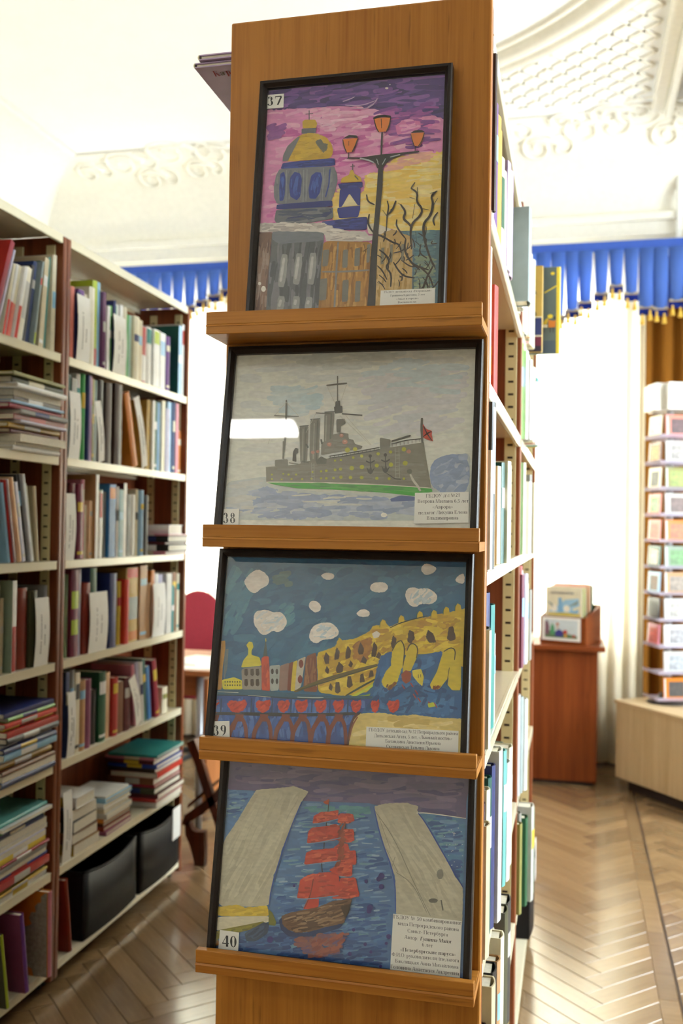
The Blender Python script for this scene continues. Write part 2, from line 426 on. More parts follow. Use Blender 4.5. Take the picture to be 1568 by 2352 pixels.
# ------------------------------------------------------------------ parquet
def parquet_mat():
    m, t, b = nt('oak_parquet_varnish')
    oi = N(t, 'ShaderNodeObjectInfo'); gi = N(t, 'ShaderNodeNewGeometry')
    ad = N(t, 'ShaderNodeMath', operation='ADD'); t.links.new(oi.outputs['Random'], ad.inputs[0]); t.links.new(gi.outputs['Random Per Island'], ad.inputs[1])
    fr = N(t, 'ShaderNodeMath', operation='FRACT'); t.links.new(ad.outputs[0], fr.inputs[0])
    n1 = N(t, 'ShaderNodeTexNoise'); n1.inputs['Scale'].default_value = 1; n1.inputs['Detail'].default_value = 6; n1.inputs['Roughness'].default_value = 0.65
    t.links.new(coords(t, (6, 60, 60)), n1.inputs['Vector'])
    mx = N(t, 'ShaderNodeMath', operation='MULTIPLY_ADD'); mx.inputs[1].default_value = 0.45; t.links.new(fr.outputs[0], mx.inputs[0])
    ms = N(t, 'ShaderNodeMath', operation='MULTIPLY'); ms.inputs[1].default_value = 0.6; t.links.new(n1.outputs['Fac'], ms.inputs[0]); t.links.new(ms.outputs[0], mx.inputs[2])
    cr = N(t, 'ShaderNodeValToRGB')
    e = cr.color_ramp.elements; e[0].position = 0.15; e[0].color = (*lin('745a3e'), 1); e[1].position = 0.8; e[1].color = (*lin('9c7e5a'), 1)
    t.links.new(mx.outputs[0], cr.inputs[0])
    # worn patches where the varnish is gone
    n2 = N(t, 'ShaderNodeTexNoise'); n2.inputs['Scale'].default_value = 2.3; n2.inputs['Detail'].default_value = 2
    pos = N(t, 'ShaderNodeNewGeometry'); t.links.new(pos.outputs['Position'], n2.inputs['Vector'])
    c2 = N(t, 'ShaderNodeValToRGB'); c2.color_ramp.elements[0].position = 0.62; c2.color_ramp.elements[1].position = 0.72
    t.links.new(n2.outputs['Fac'], c2.inputs[0])
    mix = N(t, 'ShaderNodeMix', data_type='RGBA'); mix.inputs[7].default_value = (*lin('8e8378'), 1)
    mm = N(t, 'ShaderNodeMath', operation='MULTIPLY'); mm.inputs[1].default_value = 0.35
    t.links.new(c2.outputs[0], mm.inputs[0]); t.links.new(mm.outputs[0], mix.inputs[0]); t.links.new(cr.outputs[0], mix.inputs[6])
    t.links.new(mix.outputs[2], b.inputs['Base Color'])
    mr = N(t, 'ShaderNodeMapRange'); mr.inputs[3].default_value = 0.12; mr.inputs[4].default_value = 0.30
    t.links.new(n1.outputs['Fac'], mr.inputs[0]); t.links.new(mr.outputs[0], b.inputs['Roughness'])
    b.inputs['Specular IOR Level'].default_value = 0.6; b.inputs['Coat Weight'].default_value = 0.5; b.inputs['Coat Roughness'].default_value = 0.14
    bp = N(t, 'ShaderNodeBump'); bp.inputs['Strength'].default_value = 0.15; bp.inputs['Distance'].default_value = 0.002
    t.links.new(n2.outputs['Fac'], bp.inputs['Height']); t.links.new(bp.outputs[0], b.inputs['Normal'])
    return m
PARQ = parquet_mat()
floor = struct('floor', MB().box((XL - TH, YF - TH, -0.12), (XR + TH, YB + TH, -0.004)), plain('dark_parquet_joint', '3a2616', 0.7))
PW, PL = 0.075, 0.45
def plank_mb(L, w, h=0.004):
    mb = MB(); c = 0.0012; e = 0.0007
    x0, x1, y0, y1 = e, L - e, e, w - e
    vs = [(x0, y0, -h), (x1, y0, -h), (x1, y1, -h), (x0, y1, -h), (x0, y0, -c), (x1, y0, -c), (x1, y1, -c), (x0, y1, -c),
          (x0 + c, y0 + c, 0), (x1 - c, y0 + c, 0), (x1 - c, y1 - c, 0), (x0 + c, y1 - c, 0)]
    fs = [(0, 1, 5, 4), (1, 2, 6, 5), (2, 3, 7, 6), (3, 0, 4, 7), (4, 5, 9, 8), (5, 6, 10, 9), (6, 7, 11, 10), (7, 4, 8, 11), (8, 9, 10, 11)]
    return mb.add(vs, fs)
plank_me = plank_mb(PL, PW).mesh('plank'); plank_me.materials.append(PARQ)
rot45 = Matrix.Rotation(math.radians(45), 4, 'Z')
cand = []
X0p = 0.69
for i in range(-140, 190):
    for j in range(-14, 15):
        for v in (0, 1):
            if v == 0: M = Matrix.Translation((i * PW + j * PL, i * PW - j * PL, 0))
            else: M = Matrix.Translation((i * PW + j * PL + PW, (i + 1) * PW - j * PL, 0)) @ Matrix.Rotation(PI / 2, 4, 'Z')
            M = Matrix.Translation((X0p, 0, 0)) @ rot45 @ M
            c = M @ Vector((PL / 2, PW / 2, 0))
            if not (XL + 0.1 < c.x < XR - 0.2 and YF + 0.1 < c.y < YB - 0.05): continue
            if abs(c.x - 0.885) < 0.03: continue
            d = (c - CAM).dot(_f2)
            if d > 0.4:
                px, py, z = proj(c); vis = -120 < px < 1690 and 1200 < py < 2480
            else: vis = False
            # hidden under or behind the big bookcase
            if vis and (430 < px < 1180 and c.y > 0.0 and c.x < 0.46 and c.x > -0.12): vis = False
            if vis and c.x < -1.0 and c.y < 2.0: vis = False
            cand.append((not vis, (c - CAM).length, M))
cand.sort(key=lambda q: (q[0], q[1]))
rest = MB(); npl = 0
base = plank_mb(PL, PW)
for hid, dist, M in cand:
    if not hid and npl < 290:
        o = bpy.data.objects.new('plank', plank_me); COL.objects.link(o); o.parent = floor; o.matrix_local = M; npl += 1
    else:
        rest.add([M @ Vector(v) for v in base.v], base.f)
ro = rest.build('plank_field', PARQ, floor); ro['kind'] = 'stuff'
# straight border strip along the aisle
for k in range(-8, 10):
    bm_ = plank_mb(0.52, 0.06, 0.0052).xf(Matrix.Translation((0.915, k * 0.52, 0.0012)) @ Matrix.Rotation(PI / 2, 4, 'Z'))
    bm_.build('border_plank', PARQ, floor)
MB().box((0.916, YF, -0.003), (0.924, YB - 0.02, 0.0014)).build('dark_inlay', plain('dark_parquet_joint', '3a2616', 0.7), floor)

# ------------------------------------------------------------------ ceiling lamp: the fluorescent batten mirrored in the second picture's glass
HOUS = plain('white_lamp_housing', 'f0f0ee', 0.4, 0.01)
t = thing('ceiling_lamp_offscreen', 'white fluorescent batten lamp mirrored in the glass of the warship picture', 'lamp', (-1.7, -3.87, 3.5))
MB().box((-0.6, -0.085, 0.05), (0.6, 0.085, 0.09), None, 0.008).build('housing', HOUS, t)
MB().box((-0.595, -0.08, 0.0), (0.595, 0.08, 0.05), None, 0.015).build('diffuser', emit_mat('lamp_diffuser', (1.0, 0.98, 0.94), LAMP), t)
for s in (-0.4, 0.4): MB().tube([(s, 0, 0.09), (s, 0, 0.35)], 0.006, HOUS, 8).build('rod', HOUS, t)

# ------------------------------------------------------------------ curtains
SHEER = cloth('white_sheer_curtain', 'f3ead6', 0.62, open_=0.12, tc='f6efe0')
BLUE = cloth('blue_curtain_cloth', '6486d2', 0.42, tc='6a94e8')
BLUEB = cloth('dark_blue_curtain_band', '4a68c0', 0.2)
NAVY = cloth('navy_fringe', '22307e', 0.2)
GOLD = plain('gold_tassel_thread', 'd9ae3c', 0.6, 0.12, 120)
TRIMC = plain('beige_curtain_braid', '9a8c78', 0.7, 0.1, 120)
BROWN = cloth('brown_drape_cloth', '84541f', 0.12, tc='a05a20')
def drape(name, x0, x1, y, z0, z1, pitch, amp, m, label, cat, group=None, seed=1):
    r = random.Random(seed); mb = MB(); n = max(24, int((x1 - x0) / pitch * 10)); ph = r.random() * 6
    rows = 8; vs = []; fs = []
    for j in range(rows + 1):
        z = z0 + (z1 - z0) * j / rows
        for i in range(n + 1):
            u = x0 + (x1 - x0) * i / n
            a = amp * (1 - 0.4 * j / rows)
            w = 2 * PI * u / pitch + ph
            dy = a * (math.sin(w) + 0.35 * math.sin(w * 0.43 + 1.3))
            vs.append((u + 0.3 * a * math.cos(w), y + dy, z))
    for j in range(rows):
        for i in range(n): fs.append((j * (n + 1) + i, j * (n + 1) + i + 1, (j + 1) * (n + 1) + i + 1, (j + 1) * (n + 1) + i))
    mb.add(vs, fs, None, True); o = mb.build(name, m)
    md = o.modifiers.new('thickness', 'SOLIDIFY'); md.thickness = 0.0015
    return tag(o, label, cat, group)
drape('sheer_curtain', -0.42, 0.985, 4.50, 0.04, 3.08, 0.085, 0.02, SHEER, 'white sheer curtain glowing in the window behind the wooden cabinet', 'curtain', seed=2)
drape('sheer_curtain', -2.98, -1.52, 4.50, 0.04, 3.08, 0.085, 0.02, SHEER, 'white sheer curtain in the window behind the red office chair', 'curtain', seed=3)
drape('brown_drape', 0.99, 1.75, 4.50, 0.04, 3.08, 0.12, 0.03, BROWN, 'brown drape hanging in deep folds behind the disc rack', 'curtain', seed=5)
drape('brown_drape', -1.50, -0.44, 4.50, 0.04, 3.08, 0.12, 0.03, BROWN, 'brown drape hanging between the two windows behind the tall bookcase', 'curtain', seed=6)
val = thing('curtain_valance', 'pleated blue curtain valance with gold tassels along its stepped hem', 'valance', (0, 0, 0))
VT = 3.15; VY = 4.37
MB().box((XL + 0.05, VY - 0.006, VT - 0.06), (1.95, VY + 0.006, VT), None, 0.003).build('top_band', BLUEB, val)
steps = [(150, 930), (310, 860), (460, 765), (640, 670), (810, 578), (980, 668), (1150, 825), (1310, 838), (1490, 745)]
pts = []
for zx, zy in steps:
    P = on_y(1250 + zx / 4.93, 540 + zy / 4.93, VY); pts.append((P.x, P.z))
dx = (pts[-1][0] - pts[0][0]) / (len(pts) - 1)
left = []; x = pts[0][0] - dx; kk = 0
while x > XL + 0.12:
    if x > -0.4: z = pts[0][1] - 0.03 * (0.5 - abs(0.5 - (pts[0][0] - x) / 0.9))
    elif x > -1.4: z = 2.72
    else: z = 2.87 + (x + 1.865) * 0.38 if x > -2.3 else 2.70 - (x + 2.3) * 0.2
    left.append((x, z)); x -= dx
right = [(pts[-1][0] + dx * (i + 1), 2.80 + 0.05 * math.cos(i)) for i in range(7)]
tas_me = MB().lathe([(0.002, 0.0), (0.006, -0.004), (0.0075, -0.012), (0.004, -0.018), (0.009, -0.026), (0.014, -0.06), (0.0, -0.061)], (0, 0, 0), None, 10).mesh('tassel')
tas_me.materials.append(GOLD)
for i, (x, z) in enumerate(left + pts + right):
    over_drape = x > 0.93 or (-1.5 < x < -0.45)
    wt = dx * 0.5; wb = dx * (0.5 if over_drape else 0.37)
    mb = MB(); n = 6; vs = []; fs = []
    for j in range(2):
        zz = (VT - 0.05, z)[j]; w = (wt, wb)[j]; b = (0.004, 0.022)[j]
        for q in range(n + 1):
            s = q / n * 2 - 1; vs.append((x + s * w, VY - 0.004 - b * math.cos(s * PI / 2), zz))
    for q in range(n): fs.append((q, q + 1, n + 2 + q, n + 1 + q))
    mb.add(vs, fs, None, True); p = mb.build('pleat', BLUE, val)
    md = p.modifiers.new('thickness', 'SOLIDIFY'); md.thickness = 0.002
    MB().box((x - dx * 0.5, VY - 0.022, z - 0.008), (x + dx * 0.5, VY - 0.014, z + 0.008), None, 0.003).build('braid', TRIMC, p)
    fb = MB(); fb.box((x - dx * 0.5, VY - 0.012, z - 0.045), (x + dx * 0.5, VY - 0.009, z - 0.004)); fb.build('fringe', NAVY, p)
    for s in (-0.26, 0.24):
        t = bpy.data.objects.new('tassel', tas_me); COL.objects.link(t); t.parent = p
        t.location = (x + s * dx, VY - 0.028, z - 0.018 - 0.012 * ((i * 7 + (s > 0)) % 3))

# ================================================================== BOOKCASES
Z_ROWS = [2.321, 1.952, 1.635, 1.314, 1.002, 0.689, 0.361, 0.072]
def shelf_mb(y0, y1, xf, xb, z, fas=0.027):
    """folded sheet-metal shelf: plate plus front and rear lips; xf = front edge"""
    mb = MB(); s = 1 if xf > xb else -1
    mb.box((xb, y0, z - 0.003), (xf, y1, z), None)
    mb.box((xf - s * 0.012, y0, z - fas), (xf, y1, z + 0.0003), None, 0.0025)
    mb.box((xb, y0, z - fas * 0.8), (xb + s * 0.006, y1, z - 0.003))
    return mb
def rail(parent, x, y, face, z0, z1, w=0.030, slots=True):
    """slotted shelf rail on the inner face of an upright; face = +1/-1 looks to +Y/-Y"""
    r = MB().box((x - w / 2, y, z0), (x + w / 2, y + face * 0.005, z1), None, 0.001).build('slotted_rail', M_RAIL(), parent)
    if slots:
        sm = MB(); z = z0 + 0.05
        while z < z1 - 0.03:
            sm.box((x - 0.007, y + face * 0.0045, z), (x + 0.007, y + face * 0.0056, z + 0.0055)); z += 0.0335
        sm.build('slots', M_DARK(), r)['kind'] = 'stuff'
def left_bay(name, label, ya, yb):
    """double-sided bay: uprights ya-0.023..ya and yb..yb+0.023, shelves between"""
    t = thing(name, label, 'bookcase', (-1.18, (ya + yb) / 2, 0)); t.location = (0, 0, 0)
    for y in (ya - 0.023, yb):
        MB().box((-1.41, y, 0.025), (-0.952, y + 0.022, 2.318), None, 0.004).build('upright', upright_wood('z'), t)
        for x in (-1.36, -1.0): MB().lathe([(0.0, 0), (0.010, 0.0), (0.010, 0.02), (0.008, 0.0248), (0, 0.0248)], (x, y + 0.011, 0), None, 12).build('foot', plain('black_plastic_foot', '1c1a1a', 0.5), t)
    MB().box((-1.186, ya, 0.06), (-1.174, yb, 2.29)).build('added_back_board', upright_wood('z'), t)  # added board, closes the view through the bay behind the books
    for z in Z_ROWS:
        shelf_mb(ya + 0.001, yb - 0.001, -0.954, -1.172, z).build('shelf', M_CREAM(), t)
        shelf_mb(ya + 0.001, yb - 0.001, -1.408, -1.188, z).build('shelf', M_CREAM(), t)
    for x in (-0.995, -1.105):
        rail(t, x, ya, 1, 0.06, 2.29); rail(t, x, yb, -1, 0.06, 2.29)
    return t
bayB = left_bay('bookcase', 'double-sided bookcase with cream shelves, two black bins on its lowest shelf', 1.169, 2.12)
bayA = left_bay('bookcase', 'double-sided bookcase with cream shelves, lace-patterned orange book on its lowest shelf', 0.172, 1.122)

R_ROWS = [2.262, 1.9645, 1.676, 1.362, 1.058, 0.715, 0.40, 0.072]
def main_bay(name, label, ya, yb):
    t = thing(name, label, 'bookcase')
    for y in (ya - 0.023, yb):
        MB().box((0.004, y, 0.025), (0.449, y + 0.022, 2.302), None, 0.004).build('upright', upright_wood('z'), t)
        for x in (0.05, 0.40): MB().lathe([(0.0, 0), (0.010, 0.0), (0.010, 0.02), (0.008, 0.0248), (0, 0.0248)], (x, y + 0.011, 0), None, 12).build('foot', plain('black_plastic_foot', '1c1a1a', 0.5), t)
    MB().box((0.219, ya, 0.06), (0.231, yb, 2.25)).build('added_back_board', upright_wood('z'), t)  # added unseen board, blocks light passing through the bay
    for z in R_ROWS:
        shelf_mb(ya + 0.001, yb - 0.001, 0.4495, 0.233, z).build('shelf', M_CREAM(), t)
        shelf_mb(ya + 0.001, yb - 0.001, 0.002, 0.217, z).build('shelf', M_CREAM(), t)
    for x in (0.30, 0.422):
        rail(t, x, ya, 1, 0.06, 2.24); rail(t, x, yb, -1, 0.06, 2.24)
    return t
main1 = main_bay('bookcase', 'tall double-sided bookcase with four picture trays on its honey-coloured end panel', 0.047, 1.0185)
main2 = main_bay('bookcase', 'double-sided bookcase standing behind the one that carries the framed pictures', 1.066, 2.04)
MB().box((0.0, 0.0, 0.02), (0.450, 0.022, 2.304), None, 0.0035).build('end_panel', beech('z'), main1)
TRAY_Z = [1.7572, 1.4101, 1.0651, 0.7216]
for z in TRAY_Z:
    b = MB().box((0.0, -0.0949, z - 0.015), (0.4481, -0.0002, z), None, 0.0012).build('tray', beech('x'), main1)
    MB().box((0.0, -0.0945, z + 0.0006), (0.4485, -0.0815, z + 0.0215), None, 0.0012).build('lip', beech('x'), b)
    # chamfered front arris of the board, standing a hair proud of the lip: it catches the light by itself
    MB().prism([(0.0, -0.0962, z - 0.0022), (0.0, -0.0944, z + 0.0006), (0.0, -0.0944, z - 0.0022)], (0.4481, 0, 0)).build('edge_strip', beech('x'), b)
    MB().box((0.4481, -0.0945, z - 0.0148), (0.4488, -0.0004, z - 0.0003)).build('end_strip', beech('y'), b)

# ================================================================== BOOKS
PALC = {
 'salmon': 'e88a78', 'navy': '2a3570', 'purple': '6a3f86', 'cream': 'e4dbc0', 'pale cream': 'ece6d2', 'lime': 'b4c838', 'sky blue': '8fc0dc', 'plum': '6e3a66',
 'white': 'ecebe8', 'green': '3f9e52', 'light green': '86c070', 'pale teal': 'bcd8cc', 'beige': 'd2c3a2', 'red': 'b8302a', 'lilac': 'b9a2c8', 'dark teal': '14564e',
 'teal': '2f8a86', 'grey': '8d8c86', 'black': '1d1b1c', 'dark brown': '3a2418', 'orange': 'cf7a26', 'mustard': 'b98a3a', 'ochre': 'c2a04c', 'dark green': '1f5a3a',
 'lavender': 'c9c6dc', 'light blue': '9cc3e4', 'dark blue': '243a6e', 'pink': 'd98a9c', 'maroon': '5e1c26', 'burgundy': '701c3c', 'peach': 'ecc49a', 'tan': 'b98c5c',
 'blue': '2f6fae', 'steel teal': '5a8c98', 'olive': '8c8a4a', 'charcoal': '3a3a3c', 'red-brown': '8a2e1c', 'crimson': '9a1c34', 'yellow': 'd8b83a', 'pale green': 'a8c8a0',
 'mauve': '8c4868', 'pale grey': 'c4c2bc', 'brown': '7a4c2c', 'violet': '7c4aa0', 'aqua': '6ab4b0', 'scarlet': 'd23a2a', 'grey-green': '8a9a86', 'royal blue': '2c4aa8',
 'dark olive': '4a4c34', 'bright yellow': 'e6cc3c', 'silver': 'b6b8bc', 'grey-blue': '9aa8a8', 'gold': 'b8963c', 'bright green': '6cc23a', 'dark purple': '2a1c34'}
GROUPS = {}
def cover_mat(c, rough=0.42): return plain('cover_' + c.replace(' ', '_').replace('-', '_'), PALC[c], rough, 0.07, 25)
def book(label, M, t, h, d, spine, cover=None, hard=True, band=None, group=None, pages_front=False, name='book', seed=0, art=None):
    """M maps local (x = spine side, y = thickness 0..t, z = height 0..h; body runs to -x) to the world"""
    r = random.Random(seed); cover = cover or spine
    root = tag(empty(name), label, 'book', group)
    root.matrix_world = M
    ct = 0.0025 if hard else 0.0012; ov = 0.003 if hard else 0.0006
    ct = min(ct, t * 0.22)
    cm = cover_mat(cover); sm = cover_mat(spine)
    mb = MB()
    mb.box((-d, 0, 0), (-0.001, ct, h), cm); mb.box((-d, t - ct, 0), (-0.001, t, h), cm)
    # rounded spine
    n = 6; vs = []; fs = []; bul = min(0.005, t * 0.22) if hard else 0.0008
    for z in (0, h):
        for i in range(n + 1):
            s = i / n; vs.append((-0.001 + bul * math.sin(s * PI), s * t, z))
        for i in range(n + 1):
            s = i / n; vs.append((-0.001 - ct + bul * math.sin(s * PI), ct * 0.5 + s * (t - ct), z))
    k = n + 1
    for i in range(n):
        fs.append((i, i + 1, 2 * k + i + 1, 2 * k + i)); fs.append((k + i, 3 * k + i, 3 * k + i + 1, k + i + 1))
        fs.append((i, k + i, k + i + 1, i + 1)); fs.append((2 * k + i, 2 * k + i + 1, 3 * k + i + 1, 3 * k + i))
    mb.add(vs, fs, sm)
    c = mb.build('cover', None, root)
    MB().box((-d + ov, ct, ov), (-0.003 - ct, t - ct, h - ov)).build('pages', M_PAGES(), root)
    if band:
        for (z0, z1, bc) in band:
            bb = MB(); e = 0.0005; vs = []; fs = []
            for z in (z0 * h, z1 * h):
                for i in range(n + 1):
                    s = 0.06 + 0.88 * i / n; vs.append((-0.001 + bul * math.sin(s * PI) + e, s * t, z))
                for i in range(n + 1):
                    s = 0.06 + 0.88 * i / n; vs.append((-0.001 + bul * math.sin(s * PI) + e * 0.2, s * t, z))
            for i in range(n):
                fs.append((i, i + 1, 2 * k + i + 1, 2 * k + i))
                fs.append((i, k + i, k + i + 1, i + 1)); fs.append((2 * k + i, 2 * k + i + 1, 3 * k + i + 1, 3 * k + i))
            bb.add(vs, fs); bb.build('spine_band', cover_mat(bc), c)
    return root
def upright_M(x, y, z, lean=0.0, flip=False, yaw=0.0):
    """standing book, spine to +X at x, thickness towards +Y from y, leaning (positive = top towards +Y)"""
    return Matrix.Translation((x, y, z)) @ Matrix.Rotation(yaw, 4, 'Z') @ Matrix.Rotation(-lean, 4, 'X')
def flat_M(x, y, z, yaw=0.0, spine_out=True):
    """lying book: height runs along +Y, thickness up"""
    if spine_out:
        B = Matrix(((1, 0, 0, 0), (0, 0, 1, 0), (0, 1, 0, 0), (0, 0, 0, 1)))   # local y->z, z->y
    else:
        B = Matrix(((-1, 0, 0, 0), (0, 0, 1, 0), (0, 1, 0, 0), (0, 0, 0, 1)))
    return Matrix.Translation((x, y, z)) @ Matrix.Rotation(yaw, 4, 'Z') @ B
def size_word(t, h):
    if t > 0.04: return 'thick'
    if t < 0.013: return 'slim'
    if h > 0.285: return 'tall'
    if h < 0.19: return 'small'
    return 'medium'
LIGHTS = ['white', 'cream', 'yellow', 'pale grey', 'sky blue']
def row(rows, zbase, xf, side, where, group, ymin, ymax, seed, ylean=None):
    """rows: (px0, px1, py_top, spine[, opts]) with pixel columns at the foot of the spine; opts: c cover, lean, inset, d depth, band, soft
    where: text that ends the label; side: the counting end"""
    r = random.Random(seed); out = []
    prev = ymin; pl = 0.0; ph = 0.25; up = min([z for z in Z_ROWS if z > zbase + 0.01] or [9]) - 0.031 - zbase
    for e in rows:
        px0, px1, pyt, sp = e[:4]; op = e[4] if len(e) > 4 else {}
        x = xf + op.get('out', r.uniform(-0.028, -0.009))
        y0 = y_at(px0, x, zbase); y1 = y_at(px1, x, zbase)
        w0 = max(0.0055, y1 - y0); lean = op.get('lean', 0.0)
        y0 = max(y0, prev + 0.0008 + max(0.0, (pl - lean)) * min(ph, 0.3)); y1 = y0 + w0
        if y1 > ymax - max(0.0, lean) * 0.3: y1 = ymax - max(0.0, lean) * 0.3
        if y1 - y0 < 0.004: continue
        prev = y1
        h = z_at(pyt, x, y0) - zbase
        h = max(0.10, min(h, op.get('hmax', 0.31), up - abs(lean) * w0 - 0.002)); pl = lean; ph = h
        d = op.get('d', min(0.205, max(0.12, h * r.uniform(0.66, 0.76))))
        d = min(d, 0.212 + (x - xf))
        out.append((x, y0, y1 - y0, h, d, lean, sp, op))
    n = len(out)
    for i, (x, y0, t, h, d, lean, sp, op) in enumerate(out):
        k = (n - i) if side[0] else (i + 1)
        band = op.get('band')
        if band is None and r.random() < 0.5 and t > 0.011:
            bc = r.choice([c for c in LIGHTS if c != sp] if sp not in LIGHTS else ['navy', 'red', 'teal', 'charcoal', 'olive'])
            a = r.uniform(0.45, 0.75); band = [(a, a + r.uniform(0.08, 0.2), bc)]
            if r.random() < 0.4: band.append((0.06, 0.1, bc))
        lab = '%s %s book, %s from %s, %s' % (size_word(t, h), sp, ordinal(k), side[1], where)
        zz = zbase + 0.0008
        M = upright_M(x, y0, zz + (t * math.sin(lean) if lean > 0 else 0), lean)
        book(lab, M, t * math.cos(lean) if lean else t, h, d, sp, op.get('c'), op.get('hard', r.random() < 0.6), band or None, group, seed=i)
    return out
SB = (True, 'the window-end post'); SA = (True, 'the joint post'); SM = (False, 'the picture panel')
wB = lambda n: '%s row, bins bookcase' % n
wA = lambda n: '%s row, lace-book bookcase' % n
wM = lambda n: '%s row, picture bookcase' % n
wN = lambda n: '%s row, bookcase behind' % n
YB0, YB1, YA0, YA1 = 1.1752, 2.113, 0.178, 1.115
XF = -0.954
row([(160, 169, 657, 'salmon', dict(band=[])), (169, 177, 670, 'navy'), (177, 190, 663, 'purple'), (190, 197, 675, 'cream'), (197, 210, 658, 'pale cream'),
     (210, 221, 643, 'lime', dict(band=[(0.01, 0.22, 'red')])), (221, 227, 648, 'sky blue'), (227, 234, 670, 'plum'), (234, 240, 702, 'white'), (240, 246, 702, 'green'), (246, 253, 702, 'light green'),
     (253, 258, 690, 'navy'), (258, 263, 702, 'green'), (263, 268, 699, 'white'), (268, 275, 700, 'white'), (275, 282, 705, 'cream'), (282, 288, 722, 'green'), (288, 293, 724, 'pale teal'),
     (293, 306, 725, 'cream'), (306, 315, 734, 'beige'), (315, 329, 748, 'red', dict(band=[(0.05, 0.5, 'white')])), (331, 344, 750, 'white', dict(band=[(0.72, 0.97, 'teal')])),
     (346, 360, 755, 'white', dict(band=[(0.75, 0.97, 'lime')])), (360, 372, 763, 'white', dict(band=[(0.6, 0.85, 'light blue')])), (373, 382, 772, 'purple'),
     (409, 416, 748, 'light blue', dict(c='dark teal', out=-0.006)), (417, 421, 745, 'white'), (421, 428, 739, 'lime')],
    Z_ROWS[1], XF, SB, wB('top'), 'books on the top row beside the bins bookcase', YB0, YB1, 11)
row([(153, 160, 860, 'dark teal'), (160, 172, 868, 'grey'), (172, 181, 858, 'white'), (181, 190, 857, 'green'), (190, 195, 860, 'navy'), (195, 201, 859, 'lilac'), (201, 207, 866, 'pink'),
     (207, 212, 870, 'olive'), (212, 219, 872, 'dark teal'), (219, 233, 870, 'black'), (240, 256, 878, 'dark brown'), (258, 275, 874, 'dark brown'), (300, 313, 868, 'orange', dict(c='orange', lean=-0.30, out=-0.010, d=0.19)),
     (336, 344, 918, 'ochre', dict(c='ochre')), (345, 350, 920, 'white'), (350, 359, 922, 'dark green'), (359, 365, 925, 'light blue'), (365, 372, 920, 'cream'), (372, 382, 938, 'lavender'), (382, 391, 922, 'light blue'),
     (391, 397, 924, 'dark blue'), (397, 403, 925, 'pink'), (403, 410, 990, 'orange')],
    Z_ROWS[2], XF, SB, wB('second'), 'books on the second row beside the bins bookcase', YB0, YB1, 12)
row([(158, 170, 1110, 'maroon'), (170, 184, 1112, 'burgundy'), (184, 191, 1102, 'pink'), (191, 197, 1160, 'cream'), (197, 204, 1150, 'peach'), (205, 212, 1090, 'white', dict(c='tan', out=-0.004)),
     (213, 220, 1120, 'cream'), (220, 227, 1128, 'white', dict(band=[(0.6, 0.97, 'red')])), (227, 234, 1125, 'pale teal'), (234, 240, 1130, 'grey'), (240, 255, 1112, 'blue', dict(band=[(0.8, 0.95, 'orange')])),
     (256, 262, 1118, 'white'), (262, 272, 1125, 'steel teal'), (272, 277, 1126, 'olive'), (277, 284, 1110, 'white', dict(c='maroon')), (284, 292, 1136, 'black'), (292, 305, 1135, 'pale grey'),
     (305, 311, 1124, 'cream'), (311, 318, 1126, 'light blue'), (318, 326, 1137, 'charcoal'), (326, 332, 1140, 'grey')],
    Z_ROWS[3], XF, SB, wB('third'), 'books on the third row beside the bins bookcase', YB0, YB1, 13)
row([(150, 154, 1320, 'pale green'), (154, 172, 1305, 'burgundy', dict(band=[(0.55, 0.75, 'lime'), (0.25, 0.42, 'lime')])), (173, 182, 1308, 'lavender'), (183, 199, 1340, 'red-brown'), (204, 220, 1302, 'dark green', dict(c='navy')),
     (250, 266, 1318, 'navy', dict(out=-0.004)), (267, 276, 1336, 'yellow'), (277, 287, 1332, 'scarlet'), (288, 316, 1305, 'ochre', dict(band=[(0.86, 0.99, 'scarlet'), (0.3, 0.6, 'grey-blue'), (0.02, 0.14, 'orange')])),
     (317, 333, 1300, 'tan'), (334, 345, 1340, 'tan'), (346, 353, 1310, 'orange'), (353, 362, 1318, 'white'), (362, 372, 1320, 'lavender'), (372, 384, 1318, 'pale grey'), (384, 389, 1345, 'teal'),
     (389, 398, 1315, 'brown'), (398, 407, 1318, 'cream')],
    Z_ROWS[4], XF, SB, wB('fourth'), 'books on the fourth row beside the bins bookcase', YB0, YB1, 14)
row([(149, 157, 1545, 'dark blue'), (157, 168, 1540, 'grey'), (170, 180, 1547, 'cream'), (180, 194, 1565, 'tan'), (194, 207, 1562, 'mauve'), (207, 220, 1585, 'black'), (220, 236, 1545, 'dark green'),
     (236, 250, 1547, 'peach'), (250, 262, 1558, 'red'), (262, 276, 1568, 'brown'), (276, 291, 1558, 'maroon'), (306, 313, 1525, 'pink', dict(lean=-0.12)), (314, 321, 1520, 'lavender', dict(lean=-0.12)), (322, 329, 1520, 'white', dict(lean=-0.12)), (330, 337, 1512, 'dark teal', dict(lean=-0.12)),
     (338, 346, 1530, 'blue', dict(lean=-0.13)), (358, 367, 1512, 'crimson', dict(lean=-0.2)), (372, 384, 1580, 'cream')],
    Z_ROWS[5], XF, SB, wB('fifth'), 'books on the fifth row beside the bins bookcase', YB0, YB1, 15)

